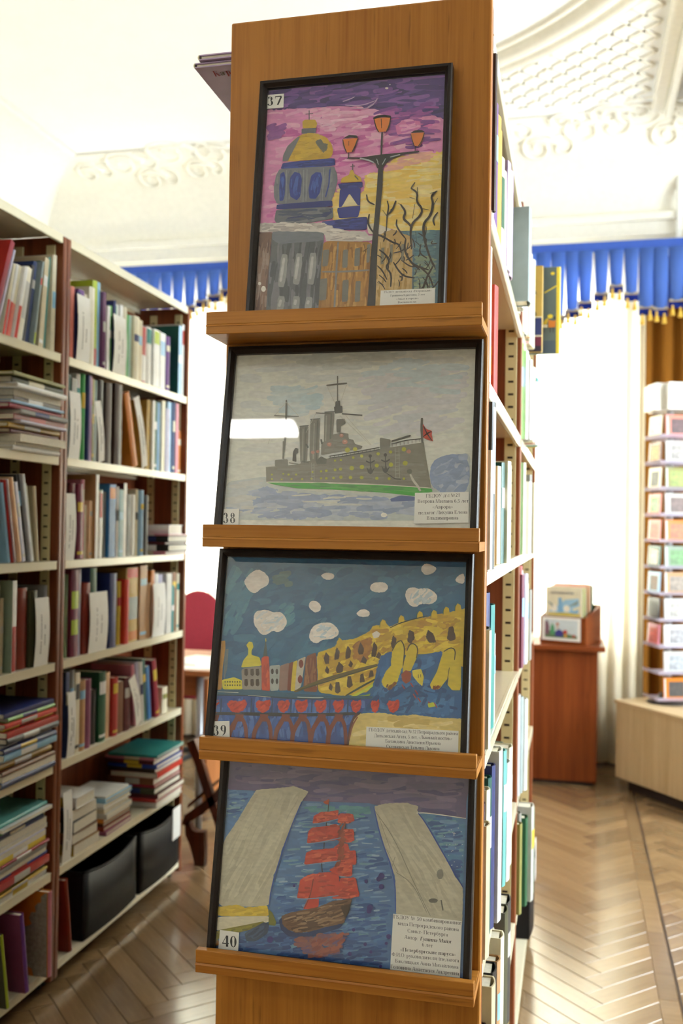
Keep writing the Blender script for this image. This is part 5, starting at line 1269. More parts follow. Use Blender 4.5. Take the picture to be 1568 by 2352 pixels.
s.P('567684', "965,986 1196,980 1270,978 1260,1470 1182,1470 1050,1400 1048,1020"); s.B(['6a8a94', '4c6c7c', '5e8490', '7c9898'], 90, 90, 14, 4, "975,990 1190,985 1182,1120 1052,1120 1050,1020", 6)
s.B(['7e9084', '8a9a80', '6e8a84', '98a488'], 70, 90, 16, 8, "1052,1120 1184,1110 1180,1380 1052,1380", 8); s.S('7e8c96', 9, "1050,1060 1046,1320")
# street lamp
K = '2b2725'
s.P(K, "855,625 882,622 879,740 863,900 852,1050 836,1480 788,1480 815,1100 835,900 848,740"); s.P(K, "676,579 690,571 760,572 860,557 980,545 1087,534 1085,543 1000,556 930,581 896,606 881,632 849,634 840,606 800,589 740,579")
for w, a in ((9, "752,577 800,587 832,602"), (8, "846,580 854,600"), (9, "897,578 878,612"), (10, "922,570 978,556"), (7, "858,612 850,600")): s.S('b9bdc2', w, a)
s.S(K, 10, "877,430 874,500 872,562")
s.P('e67f28', "828,352 926,345 918,390 903,426 857,429 840,400"); s.P(K, "824,350 850,336 890,332 926,338 928,350 880,345 830,357")
for a in ("830,352 842,402 858,430", "925,348 918,392 900,428", "872,355 874,408"): s.S(K, 6, a)
s.P('e67f28', "654,470 741,462 728,506 711,541 675,545 656,500"); s.P(K, "653,468 690,446 735,449 742,464 700,459"); s.S(K, 6, "656,470 662,508 678,545"); s.S(K, 6, "740,466 726,508 708,542"); s.S(K, 5, "690,480 690,506"); s.S(K, 9, "688,545 688,578")
s.P('de7a28', "1036,437 1117,431 1106,476 1086,511 1055,506 1041,466"); s.P(K, "1034,436 1060,420 1100,418 1118,430 1080,432"); s.S(K, 5, "1038,440 1044,470 1058,508"); s.S(K, 6, "1114,434 1102,478 1080,510"); s.S(K, 8, "1063,508 1062,536")
# bare trees
TW = ['332a22', '3c3026', '2e2620']
for w, a in ((12, "1040,745 1078,772 1068,820 1105,862 1092,900 1040,945 1036,1010 1040,1060"), (7, "1062,712 1038,745 1046,752"), (8, "1075,740 1076,780"), (6, "1030,795 1062,806"), (7, "1105,860 1138,866"), (13, "980,835 1012,880 992,915 1030,945 1045,970"), (6, "968,828 995,850"), (7, "1060,835 1048,915"),
             (14, "1185,760 1150,790 1165,830 1150,900 1105,945 1115,1040 1140,1120 1165,1180"), (7, "1145,775 1190,760"), (9, "1190,880 1160,920 1172,955"), (8, "1190,800 1160,850"), (11, "900,900 935,870 955,815"), (8, "905,815 915,850 905,895 900,990"), (7, "880,868 905,905"), (6, "920,870 945,850"),
             (9, "790,780 795,820 835,838"), (6, "785,805 800,812"), (11, "805,890 795,945 830,1000 880,1015 935,1050 975,1060 985,1110"), (9, "960,920 955,955 985,1000 1010,1030"), (12, "1010,1030 1000,1090 1030,1150 1060,1180 1140,1205"), (8, "940,1110 985,1100 1010,1080"),
             (11, "860,1090 900,1120 920,1160 895,1190 930,1225 925,1300"), (8, "850,1180 880,1210 905,1260"), (10, "940,1160 970,1210 1000,1240 1060,1250"), (10, "1090,1190 1140,1230 1165,1300"), (12, "1165,1180 1130,1240 1110,1300 1095,1340"), (8, "1095,1060 1085,1110 1130,1140"), (7, "1160,1040 1150,1060 1185,1055"), (7, "850,1275 890,1290"), (7, "1050,1240 1050,1330"), (8, "985,1150 1040,1190 1080,1180"), (6, "1065,990 1070,1040"), (6, "775,1060 785,1110"), (6, "800,1080 770,1100"), (9, "1140,1240 1145,1320")):
    s.S(s.r.choice(TW), w, a, 0.4)
for _ in range(46):
    x, y = s.r.uniform(860, 1180), s.r.uniform(1000, 1330); a = s.r.uniform(0.5, 2.6); L = s.r.uniform(25, 70)
    s.S(s.r.choice(TW), s.r.uniform(4, 8), [(x, y), (x + L * .5 * math.cos(a) + 6, y - L * .5 * math.sin(a)), (x + L * math.cos(a), y - L * math.sin(a))], 0.3)
s.build('painting', t, PAINT)
card(s, t, 'caption_card', "868,1316 1173,1302 1171,1440 858,1446", [('ГБДОУ детский сад «Петровский»', (886, 1331), (1154, 1321), 11, False, False), ('Гришина Кристина, 5 лет', (922, 1350), (1116, 1343), 11, False, False), ('«Закат в городе»', (954, 1369), (1082, 1364), 11, False, False), ('Воспитатели:', (964, 1388), (1070, 1384), 11, False, False)])
card(s, t, 'number_card', "226,216 323,208 320,286 222,295", [('37', (226, 277), (312, 270), 50, True, False)])

# ---- number 38: grey cruiser on the sea (landscape)
t, M = framed('framed child\'s painting of a grey warship with green waterline, on the second tray', 0.0112, 0.433, 0.327, TRAY_Z[1], -0.060, 0.0125)
s = Sheet((460, 760), 2.306, M, 0.0062, LIM)
s.P('ece8dc', "150,80 1470,50 1450,1110 90,1110", False)
s.P('dfe0d6', "150,80 1470,50 1424,1004 1000,1008 500,1003 118,1002", False)
s.soft = ('dadbd6', 0.5)
s.B(['e6e6da', 'd2d6d0', 'dcdcd4', 'ccd2d0', 'e8e4d8'], 170, 200, 40, 4, "190,130 1440,100 1430,640 1220,700 300,760 150,780", 10)
s.B(['b8d0d8', 'a2c4d2', 'c4d6da', 'accad6'], 40, 150, 30, 8, "300,300 650,290 660,420 520,500 400,420", 12); s.B(['94bed2', 'a0c6d6'], 12, 110, 30, 4, "520,350 650,340 650,410 520,410")
s.B(['c8c6d4', 'd0ccd8', 'c2c8d4', 'd4cfd8'], 80, 190, 36, 10, "820,220 1435,200 1430,520 1200,560 900,540 820,420", 10); s.B(['b4ccd8', 'bcd2dc'], 30, 160, 26, 6, "780,150 1430,150 1430,330 800,300"); s.B(['bcc2ba', 'c4cac4', 'b4bcb6'], 26, 200, 24, 4, "500,120 1100,105 1100,190 500,215")
s.soft = ('b4bdcc', 0.35)
s.P('c3cac8', "140,800 350,770 350,810 600,850 1230,850 1220,700 1430,640 1424,1004 118,1002"); s.P('8fa0c4', "1226,690 1300,655 1426,650 1424,860 1330,862 1232,842 1212,765", rag=2, rnd=True)
s.B(['8498c0', 'a0b0cc', '92a4c6', 'b4c0d0', '7c90ba'], 60, 90, 34, 30, "1226,690 1300,655 1424,650 1422,980 1250,940 1212,765", 30)
s.P('98a6c6', "285,850 350,822 410,840 400,856 700,868 990,880 1015,915 950,960 760,975 620,985 480,1003 400,935 330,900", rag=5)
s.B(['8694bc', '9eacca', 'b0bace', '7c8cb6', 'c0c8d0', '96a4c4'], 140, 120, 26, 4, "130,900 300,830 410,850 700,870 1010,890 1420,880 1420,996 130,996", 10)
s.B(['c8ccc8', 'd6d4c6', 'ccd0cc'], 40, 120, 20, 6, "120,800 350,790 300,900 330,960 120,996"); s.B(['e0dcc8', 'd8d8cc'], 14, 120, 10, 2, "400,840 1000,850 990,940 450,920", 4)
s.P('5a6aa2', "1005,890 1060,872 1140,880 1140,900 1010,905"); s.E('f2eee4', 972, 976, 17, 12)
# hull
s.soft = ('827f72', 0.3)
Hc = '827f72'
s.P(Hc, "348,722 440,716 520,706 560,692 680,676 950,626 1184,590 1190,640 1222,832 1000,815 700,802 350,799", False)
s.B(['8a877a', '787568', '928f82', '7e7c70'], 120, 150, 14, 2, "355,728 520,712 680,682 950,634 1180,598 1212,822 700,796 356,794", 5)
s.S('d9d2c2', 7, "350,801 700,805 1000,818 1222,834"); s.P('3aa834', "350,804 560,806 1000,820 1224,836 1230,852 1140,876 1000,860 700,840 520,836 400,816")
s.B(['46b83a', '2f9830', '52c044'], 40, 110, 9, -3, "380,810 700,812 1000,826 1215,842 1140,870 700,835 520,830", 4)
D = '55544e'; G = '7c7a70'
s.P(G, "396,684 464,680 466,718 396,720"); s.P(G, "525,506 574,502 566,700 530,704"); s.P(G, "583,470 634,466 626,690 578,690"); s.P(G, "658,432 712,428 700,600 654,600")
for a in ("525,506 574,502", "583,470 634,466", "658,432 712,428"): s.S(D, 9, a)
for a in ("545,520 540,690", "604,490 598,680", "668,450 664,590"): s.S('a8a69a', 10, a)
for a in ("560,510 552,700", "622,475 614,690", "695,436 688,598"): s.S('605f58', 14, a)
s.P('807d74', "642,592 700,570 700,552 740,540 785,545 785,572 810,578 820,600 860,612 850,628 740,640 640,660 640,620"); s.B(['8c8a80', '74726a', '949288'], 30, 70, 10, 3, "648,600 780,550 812,585 840,618 650,652", 6)
s.P('6a6860', "720,470 765,466 770,490 745,505 742,540 722,540"); s.P(D, "708,402 752,398 754,434 712,440"); s.P(D, "716,375 738,370 742,400 714,402")
s.S('6a675e', 11, "727,240 727,380"); s.S('57544e', 9, "668,290 725,284 778,278"); s.S('57544e', 10, "612,435 690,440"); s.S('57544e', 12, "750,440 858,448"); s.S('6a675e', 10, "456,366 454,520 438,680"); s.S('6a675e', 7, "392,450 522,454"); s.S('7a776c', 10, "440,585 438,680")
for a in ("672,295 716,390", "775,285 740,390", "740,450 900,605", "770,450 905,605", "455,380 395,448", "456,380 520,450", "400,460 360,600", "612,440 560,540"): s.S('c2bfb2', 4, a)
for x, y, r in ((748, 555, 11), (766, 589, 14), (683, 602, 12), (596, 645, 10), (622, 640, 9), (1104, 640, 12)): s.E('c08878', x, y, r, r * .9)
for x, y in ((748, 552), (766, 586), (683, 599)): s.E('d8b0a4', x, y, 5, 4)
s.P(D, "488,690 492,640 505,620 520,625 518,645 508,655 510,695"); s.S('4e4d48', 16, "560,600 572,620"); s.S('4e4d48', 18, "640,575 645,600"); s.P(G, "950,566 1008,576 1004,622 952,628"); s.S('4e4d48', 10, "1012,586 1060,572 1114,555")
s.S('5c5a52', 8, "470,700 520,706"); s.P('605e56', "612,690 640,665 670,680 668,705 618,708"); s.S(D, 10, "540,690 575,700")
s.S('45443f', 6, "680,665 780,650 950,618"); s.S('45443f', 5, "680,675 780,662 950,630"); s.S('45443f', 6, "1012,600 1090,580 1172,572")
for i in range(13): x = 690 + i * 21; s.S('45443f', 4, [(x, 664 - i * 3.5), (x, 676 - i * 3.5)])
for i in range(8): x = 1016 + i * 21; s.S('45443f', 4, [(x, 598 - i * 3.5), (x, 614 - i * 3.5)])
s.S('66635a', 14, "1174,462 1172,520 1176,595"); s.P('c03a22', "1178,492 1196,520 1226,530 1226,552 1232,586 1206,580 1180,566", rag=1); s.S('2c1c1a', 6, "1182,505 1200,545 1226,582"); s.S('2c1c1a', 6, "1180,562 1205,542 1224,534")
for x, y, r in ((1078, 628, 12), (1008, 642, 9), (942, 652, 9), (855, 664, 9), (810, 672, 7), (745, 685, 6), (714, 688, 6), (935, 714, 11), (1010, 710, 12), (1085, 702, 13), (856, 722, 12), (802, 728, 12), (743, 733, 9), (714, 737, 8), (668, 742, 7), (640, 745, 6), (594, 748, 6), (508, 762, 6), (468, 762, 6), (440, 758, 5), (380, 762, 5), (796, 778, 10), (745, 776, 9), (855, 778, 10), (706, 780, 7), (668, 782, 7), (640, 782, 6), (590, 784, 6), (540, 786, 6), (484, 786, 6), (432, 788, 5), (380, 786, 5), (1000, 784, 8), (935, 782, 9), (1078, 784, 7), (780, 632, 14), (820, 628, 12)): s.E('b8b63a', x, y, r, r * .95)
for ax in (900, 980):
    dy = -6 if ax == 980 else 0
    s.S('3c3b38', 8, [(ax, 670 + dy), (ax + 2, 745 + dy)]); s.E('3c3b38', ax, 664 + dy, 9, 9); s.S('3c3b38', 8, [(ax - 22, 690 + dy), (ax, 702 + dy), (ax + 24, 688 + dy)]); s.P('4a4944', [(ax - 20, 722 + dy), (ax - 6, 738 + dy), (ax + 4, 718 + dy), (ax + 10, 738 + dy), (ax + 24, 724 + dy), (ax + 14, 750 + dy), (ax + 2, 762 + dy), (ax - 12, 752 + dy)])
s.S('3c3b38', 5, "985,755 1010,770 1030,785 1062,788")
for x in (1032, 1052): s.S('a8a698', 5, [(x, 620), (x + 4, 780)])
for i in range(8): s.S('a8a698', 4, [(1032, 640 + i * 20), (1056, 638 + i * 20)])
for x in (590, 602): s.S('b4b2a6', 4, [(x, 700), (x + 2, 795)])
for i in range(6): s.S('b4b2a6', 3, [(590, 712 + i * 15), (604, 711 + i * 15)])
s.E('5a5850', 1108, 745, 14, 12); s.S('c9c5b8', 12, "1112,760 1128,795 1150,820 1166,850")
s.build('painting', t, PAINT)
card(s, t, 'caption_card', "1136,858 1421,852 1420,1016 1131,1021", [('ГБДОУ д\\с №21', (1194, 883), (1376, 878), 18, False, False), ('Ветрова Милана 6,5 лет', (1150, 911), (1420, 909), 18, False, False), ('«Аврора»', (1228, 941), (1338, 940), 18, False, False), ('педагог Лихуша Елена', (1154, 972), (1414, 968), 18, False, False), ('Владимировна', (1198, 1000), (1366, 999), 18, False, False)])
card(s, t, 'number_card', "118,944 205,942 200,1070 110,1070", [('38', (118, 1018), (188, 1018), 54, True, False)])

# ---- number 39: yellow embankment and bridge (landscape)
t, M = framed('framed child\'s painting of yellow houses by a canal bridge, on the third tray', 0.0015, 0.432, 0.327, TRAY_Z[2], -0.060, 0.0125)
s = Sheet((440, 1230), 2.306, M, 0.0062, LIM)
s.P('2f6a96', "160,70 1480,90 1450,1220 70,1160", False)
s.soft = ('2f6a96', 0.45)
s.B(['2c6490', '3a78a0', '2a5a88', '4486a8', '245684', '347094'], 260, 130, 40, 20, "190,120 1440,140 1430,420 780,640 420,690 150,760", 40)
s.soft = ('2f6a96', 0.3)
s.B(['4e90aa', '5a9cb0', '468aa8'], 40, 110, 30, 60, "180,150 330,160 330,330 250,520 170,560", 20); s.B(['5496ac', '62a2b2'], 26, 60, 20, 40, "460,350 560,360 540,500 480,500"); s.B(['5f7c74', '6c887c'], 14, 70, 26, 20, "420,190 540,190 540,270 430,260")
s.soft = None
CL = 'efe8e2'
for a in ("276,240 310,200 345,178 380,190 414,225 405,265 370,278 340,308 310,300 285,265", "684,208 720,194 758,205 752,232 715,236 690,222", "1216,165 1240,146 1280,160 1300,175 1280,200 1240,212 1215,190", "1392,235 1420,205 1445,200 1445,258 1410,252", "940,285 955,250 1020,245 1042,268 1030,300 975,304", "1128,320 1140,280 1180,272 1205,286 1250,274 1300,310 1300,345 1260,368 1215,356 1190,382 1150,370",
          "618,380 625,350 655,342 688,370 680,402 650,410", "870,410 905,386 945,402 940,430 900,432 880,425", "328,425 345,398 400,392 430,408 470,402 498,430 508,465 480,505 450,514 430,500 405,525 365,525 345,490 330,470", "620,530 640,480 690,460 745,462 780,500 778,530 740,550 690,552 665,575 630,560"):
    s.P(CL, a, rag=1.2, rnd=True)
s.B(['f6f2ee', 'dfe2e4', 'cfdbe2', 'e8e2dc'], 50, 60, 16, 30, "335,430 400,396 496,432 500,470 440,505 370,515", 30); s.B(['f6f2ee', 'cfdde6', 'bcd2de'], 40, 60, 18, 40, "630,530 690,468 770,500 770,530 690,545", 30); s.B(['f6f2ee', 'cfdde6', 'c2d4dc'], 40, 60, 18, 60, "1135,325 1190,282 1250,280 1295,315 1255,360 1190,370", 30)
Yw = 'd9b820'
# far bank
s.P('c98f26', "150,560 178,556 180,600 165,700 160,815 128,820"); s.P('6a7c86', "176,605 196,600 190,700 175,760 230,755 168,770"); s.P('dcd02e', "160,765 225,750 268,768 272,815 165,815")
for i in range(7):
    for j in range(2): s.E('5c5a24', 178 + i * 13, 775 + j * 18, 3.5, 4.5)
s.P('d8cc34', "262,700 275,660 300,630 300,600 290,580 305,562 322,565 328,590 318,610 318,632 360,645 372,690"); s.P('9a9288', "264,705 372,690 370,825 268,818")
for x in (290, 322, 350):
    for y in (725, 780): s.P('3a2c20', [(x - 10, y - 18), (x + 6, y - 20), (x + 10, y + 10), (x + 2, y + 20), (x - 10, y + 14)])
s.P('4a5a5c', "386,590 392,548 398,590 402,640 378,645"); s.S('d8c83a', 7, "393,545 394,562"); s.P('cf4a26', "370,650 384,640 408,640 412,690 416,825 372,830"); s.B(['d85a34', 'b83c20'], 20, 60, 12, 88, "374,660 408,655 412,815 376,820")
s.P('a8b0ae', "412,690 470,684 462,820 416,824")
for x in (428, 452):
    for y in (720, 772): s.E('302a28', x, y, 7, 15)
s.P('96766c', "468,690 520,672 510,820 462,822"); s.P('7c3c24', "516,676 540,668 530,822 506,822"); s.P('dcc23a', "538,670 560,660 556,700 548,825 524,824"); s.P('c8c0b0', "560,660 605,640 595,700 580,800 546,826")
for x, y in ((580, 680), (575, 762)): s.E('7a2c1c', x, y, 12, 22)
s.P('8a5230', "606,640 660,618 668,830 590,825"); s.B(['96603a', '7a4426', 'a06c40'], 40, 120, 12, 86, "608,650 656,630 662,815 600,818"); s.S('e8d8b0', 4, "664,640 672,760 660,800")
s.P(Yw, "664,620 760,590 780,540 800,556 870,545 940,510 960,480 1010,470 1020,450 1050,486 1110,455 1200,440 1300,420 1435,390 1500,370 1500,720 1440,700 1330,620 1010,640 985,690 1000,700 1010,740 930,830 810,850 670,832", rag=2)
s.B(['e2c42a', 'c8a01c', 'd4ac20', 'eccf3a', 'c0921e'], 260, 90, 24, 20, "668,640 800,570 960,500 1110,465 1430,400 1430,600 1010,640 990,730 800,840 672,825", 40)
s.B(['a8701c', '9a6220', 'b57e22'], 40, 80, 26, 30, "860,560 960,540 960,640 900,680 850,650"); s.P('ece4d2', "955,520 980,505 1000,520 990,540 965,545")
WN = '4a3216'
for a in ("700,650 712,615 730,640 728,680 708,680", "756,640 768,590 786,615 780,655 758,660", "814,630 826,582 846,610 838,650 816,655", "880,610 894,562 915,600 908,630 886,632", "1055,580 1066,528 1084,545 1084,580 1066,605", "1142,560 1150,500 1176,510 1182,545 1160,575", "1240,540 1250,500 1280,520 1296,565 1260,570", "1352,545 1362,485 1385,480 1400,550 1370,560", "764,710 780,668 805,690 800,725 770,730", "830,690 842,660 856,680 846,700", "895,670 910,636 930,660 922,682", "950,640 965,560 985,590 975,645", "706,720 716,690 730,710 724,735", "975,645 990,615 1004,630 995,655"): s.P(WN, a, rag=1.5)
for a in ("726,810 735,780 748,800 742,825", "760,830 762,778 782,775 790,825 775,838", "822,800 826,745 845,745 854,795 835,808", "890,780 894,735 910,730 918,775", "936,755 945,715 960,715 965,745"): s.P('4e3a18', a, rag=1)
s.S('6a5c28', 16, "545,828 680,770 860,718 985,685"); s.S('4a4a26', 7, "560,822 760,760 985,690"); s.S('3e4a26', 10, "815,850 900,800 985,755"); s.S('c9d23a', 14, "840,858 930,815 985,770"); s.S('8cac3a', 10, "830,860 920,850 955,840")
for x, y in ((1015, 452), (1112, 430), (1210, 408), (1285, 402), (1350, 385), (1412, 368)): s.P(Yw, [(x - 18, y + 40), (x - 14, y + 8), (x - 4, y - 8), (x + 12, y), (x + 18, y + 36)]); s.S('3a6a40', 6, [(x - 18, y + 34), (x - 16, y)])
s.S('2a3a30', 5, "1050,490 1110,460 1250,425")
# lion wings, water, railing
s.P('2a62a0', "985,690 1000,640 1060,612 1080,660 1120,700 1180,690 1200,640 1330,610 1320,660 1260,760 1300,800 1420,830 1500,840 1500,985 1415,980 1240,960 1100,950 930,950 890,940 950,840", rag=3)
s.B(['346eac', '22558e', '3f7cb8', '1f4c84'], 200, 90, 24, 30, "990,700 1050,625 1110,720 1200,650 1320,620 1260,760 1300,810 1410,835 1410,965 1100,945 920,935 960,850", 60)
s.P('dcc428', "1062,612 1080,570 1105,556 1128,575 1130,620 1118,690 1100,745 1085,790 1050,815 1015,800 1005,770 1030,720 1055,690", rag=2); s.P('d6bc24', "1140,620 1150,580 1175,570 1200,595 1196,640 1160,720 1140,715 1120,740 1118,690"); s.P('e0cc3a', "1168,715 1215,706 1230,750 1222,798 1200,780 1172,745")
s.P('d9c02a', "1330,620 1370,592 1398,602 1395,650 1370,740 1310,815 1270,812 1262,790 1300,720"); s.P('d9c02a', "1400,620 1430,600 1425,820 1380,820 1355,790 1365,730")
for a in ("1062,612 1085,566 1110,556", "1110,556 1130,590 1120,690", "1140,612 1155,575 1180,572 1200,600 1190,650", "1335,615 1372,592 1398,606 1392,660", "1365,700 1350,790", "1200,735 1202,755", "1212,735 1214,752"): s.S('4a4020', 6, a)
s.P('9a4420', "1110,735 1135,712 1165,728 1160,770 1135,786 1115,768"); s.B(['8a5a1e', '7a4a1a'], 20, 30, 8, 60, "1020,795 1090,770 1080,810 1040,822"); s.B(['8a4a1e', '7a3a1a'], 16, 30, 8, 70, "1275,795 1320,790 1310,818 1280,818")
for x, y in ((1165, 790), (1190, 830), (1205, 870), (1120, 800), (1180, 850), (1260, 890)): s.S('b03824', 10, [(x - 6, y - 10), (x + 8, y + 12)])
s.P('c8d23a', "1250,890 1280,882 1292,905 1255,912"); s.S('c04a2c', 8, "1285,885 1300,912")
s.P('2f4f9a', "100,840 320,830 560,850 760,860 960,860 900,940 870,960 830,1180 70,1160", rag=2)
s.B(['3f62b4', '2a4488', '4a70bc', '355aa8', '5a7cc0'], 200, 80, 20, 86, "125,850 560,855 940,866 900,935 850,960 830,1110 100,1060", 20)
s.P('2c5a78', "130,822 330,815 560,838 760,852 960,850 955,866 560,862 300,848 128,845"); s.S('c8d4cc', 5, "140,828 250,832"); s.S('c8d4cc', 5, "560,856 660,860 700,858"); s.S('1c3a50', 7, "128,845 330,848 560,866 900,866")
s.S('d8d8cc', 4, "300,846 420,856")
for x in (160, 320, 430, 530, 640, 735, 830): s.S('24406e', 14, [(x, 862), (x - 4, 938)])
s.S('2b2a34', 18, "110,942 330,945 600,952 900,942")
for x, w in ((130, 20), (242, 54), (380, 42), (488, 34), (582, 36), (684, 34), (778, 30), (872, 30), (972, 24), (1068, 34)):
    s.P('c93a22', [(x - w, 890), (x - w * .6, 872), (x + w * .2, 878), (x + w * .8, 868), (x + w, 890), (x + w * .7, 925), (x, 940), (x - w * .6, 930)], rag=3); s.B(['d84a30', 'b02c1a'], 8, 26, 10, 40, [(x - w, 880), (x + w, 880), (x + w * .6, 930), (x - w * .6, 930)])
RB = '7e3a26'
for x in (255, 385, 500, 590, 690, 780): s.S(RB, 24, [(x - 6, 950), (x - 20, 985), (x - 50, 1030), (x - 60, 1110)]); s.S(RB, 20, [(x, 950), (x + 28, 990), (x + 36, 1040), (x + 38, 1110)]); s.P(RB, [(x - 22, 945), (x + 24, 948), (x + 16, 985), (x - 18, 985)])
s.S('5c2a20', 26, "880,945 850,1000 830,1120"); s.P('6a2c22', "112,950 150,950 140,985 112,985"); s.S(RB, 16, "240,985 225,1030")
s.P('e0c878', "895,942 1010,938 1100,955 1180,948 1300,965 1425,970 1500,975 1500,1230 1420,1220 820,1200 840,1060 860,975", rag=2); s.B(['ead48a', 'd4b868', 'e6cd7c', 'f0dc98'], 90, 130, 30, 4, "900,955 1400,980 1400,1160 840,1140 850,1040", 12)
s.S('8a4a2a', 8, "880,960 850,1010 836,1080")
s.build('painting', t, PAINT)
card(s, t, 'caption_card', "925,1012 1413,1035 1409,1210 918,1190", [('ГБОДОУ детский сад №32 Петроградского района', (938, 1037), (1411, 1058), 18, False, False), ('Дитковская Агата, 5 лет, «Львиный мостик»', (966, 1068), (1380, 1084), 18, False, False), ('Баландина Анастасия Юрьевна', (1026, 1097), (1318, 1110), 18, False, False), ('Скупневская Татьяна Львовна', (1030, 1125), (1312, 1138), 18, False, False)])
card(s, t, 'number_card', "112,984 200,982 198,1140 100,1140", [('39', (112, 1060), (186, 1058), 54, True, False)])

# ---- number 40: scarlet sails between raised bridge spans (landscape)
t, M = framed('framed child\'s painting of a ship with scarlet sails between bridge spans, on the lowest tray', 0.0108, 0.431, 0.327, TRAY_Z[3], -0.060, 0.0125)
s = Sheet((430, 1730), 2.2725, M, 0.0062, LIM)
s.P('5a80b4', "190,0 1500,80 1470,1260 90,1180", False)
s.soft = ('6c5f86', 0.35)
s.P('6c5f86', "190,0 1500,80 1455,250 1455,345 1200,305 1180,270 980,262 600,250 350,195 205,190"); s.B(['7c6c90', '5c5080', '88789c', '4e4678', '746888', '9486a4'], 150, 170, 30, 0, "220,50 1455,140 1450,330 1200,295 980,255 620,240 350,185 215,180", 12)
s.soft = ('5a84bc', 0.15)
W_ = ['4f7cb6', '6a94c6', '3f68a8', '7ea4cc', '5a88bc', '365a98']
s.P('5f8ac0', "205,190 355,198 230,420 185,470"); s.B(W_ + ['7aa8b8', '8ab4c0'], 50, 70, 14, 4, "208,195 345,205 230,410 190,450")
s.B(W_ + ['7aa6ba'], 330, 80, 16, 4, "600,255 975,268 1010,450 1085,640 1085,850 1060,1100 500,1050 150,1005 430,880 425,740 470,520", 10)
s.B(['3f64a6', '2f5494', '5078b4'], 150, 70, 18, 4, "430,700 600,760 640,930 1060,700 1080,900 1060,1110 300,1040 430,900", 12); s.B(['90b0cc', 'a4c0d4', '7ca0c4'], 90, 60, 9, 4, "560,300 970,300 1080,650 1060,900 900,900 450,740", 10)
s.B(['6aa4a8', '5c98a0'], 40, 70, 16, 4, "600,270 960,280 960,340 620,330")
s.B(['2c4a86', '3a5a96', '24407a'], 90, 80, 18, 4, "160,960 420,890 640,950 1060,1000 1055,1130 170,1030", 12)
s.P('5a8cb8', "1205,310 1455,342 1440,700 1330,520 1240,360"); s.B(W_ + ['6ea0b4', '7eacbc'], 90, 80, 16, 4, "1215,318 1450,348 1438,680 1330,510 1245,370"); s.B(['2f5090', '3c5ea0'], 20, 60, 16, 4, "1350,560 1440,560 1438,690 1380,630")
for _ in range(26): s.E('c8d4dc', s.r.uniform(1340, 1440), s.r.uniform(380, 600), 3, 2.5, 8)
# spans
s.soft = ('c6c0a8', 0.45)
s.P('c6c0a8', "362,190 480,180 560,172 636,200 600,250 540,380 490,520 450,640 428,800 165,800 172,640 190,460 270,340 330,240", rag=2)
s.B(['d2ccb4', 'b8b29a', 'dad4bc', 'c0baa2', 'ccc6b0'], 200, 220, 24, 62, "365,200 560,185 620,205 540,380 450,640 425,790 172,790 195,465 280,340", 5)
s.soft = None
s.P('d8b930', "160,800 215,795 270,790 300,805 420,796 428,850 165,850", rag=2); s.B(['e4c83e', 'ccac28'], 30, 70, 14, 3, "165,803 420,800 424,845 168,846"); s.P('dcd4b8', "155,852 426,848 428,880 330,900 150,925")
s.P('7c8030', "428,815 445,830 466,880 460,900 425,895"); s.P('868028', "150,925 330,890 400,876 405,890 330,920 250,940 165,965 150,1000"); s.B(['9a942e', '6e6c28'], 26, 50, 10, 10, "155,930 330,898 396,882 330,915 160,960"); s.P('8a5a24', "145,980 165,975 170,1000 148,1005")
s.P('374a66', "300,940 400,880 430,890 420,940 360,980 310,980"); s.B(['2e4060', '44587a'], 26, 60, 16, 30, "300,935 400,890 425,900 400,950 320,975")
s.soft = ('c4bea8', 0.45)
s.P('c4bea8', "976,276 1040,262 1140,258 1206,276 1200,300 1240,360 1330,510 1380,620 1440,700 1435,870 1420,1000 1085,850 1086,640 1050,560 1010,440", rag=2)
s.B(['d0cab4', 'b6b09a', 'd6d0ba', 'beb8a2'], 180, 200, 22, -58, "985,285 1140,265 1195,300 1330,520 1430,700 1425,860 1090,845 1088,640 1015,440", 6)
for a in ("980,300 1080,440 1180,670 1270,850", "1000,330 1060,500", "1085,540 1070,590", "1090,620 1180,680 1250,830", "1040,500 1100,620"): s.S('8e8a7a', 4, a)
s.E('8a887c', 1320, 630, 18, 26); s.E('6a6860', 1285, 768, 24, 12); s.S('5e5c54', 12, "1325,765 1335,820"); s.S('f0eee4', 5, "1196,312 1250,310 1455,340"); s.S('3a5cb0', 7, "600,252 545,380 495,520 440,700 428,800"); s.S('3a5cb0', 7, "974,280 1012,450 1085,640 1088,830"); s.S('2c4aa0', 7, "1206,312 1245,362 1335,520 1440,700")
# ship
s.soft = None
s.P('263a6c', "480,870 500,850 540,930 620,935 820,880 800,910 640,960 530,955 490,920")
s.S('2a2420', 7, "741,240 735,310"); s.P('b8512a', "710,254 742,238 738,268 720,264"); s.S('2a2420', 8, "729,345 726,390"); s.S('2a2420', 7, "826,360 826,400"); s.S('2a2420', 8, "716,465 714,502"); s.S('2a2420', 8, "702,575 706,620"); s.S('2a2420', 7, "840,470 842,512")
Rr = 'c9432c'
for a in ("655,368 662,325 700,306 745,304 790,296 790,340 745,352 700,365", "785,362 790,320 830,314 866,318 875,352 850,362", "626,470 632,410 650,388 720,380 795,374 802,430 790,450 700,462", "790,460 800,400 870,394 874,458 830,462", "612,582 620,520 650,504 790,492 800,560 700,570", "765,490 800,466 838,470 850,508 880,505 886,580 800,580", "574,755 590,660 640,630 790,614 800,700 790,740 740,745 640,760", "740,610 800,570 865,580 862,640 800,640", "755,758 790,700 800,650 880,646 902,745 850,755"):
    s.P(Rr, a, rag=1.5); s.B(['d4553c', 'b83824', 'c04a34', 'dc6448', 'a8341e'], 34, 46, 13, 6, a, 14)
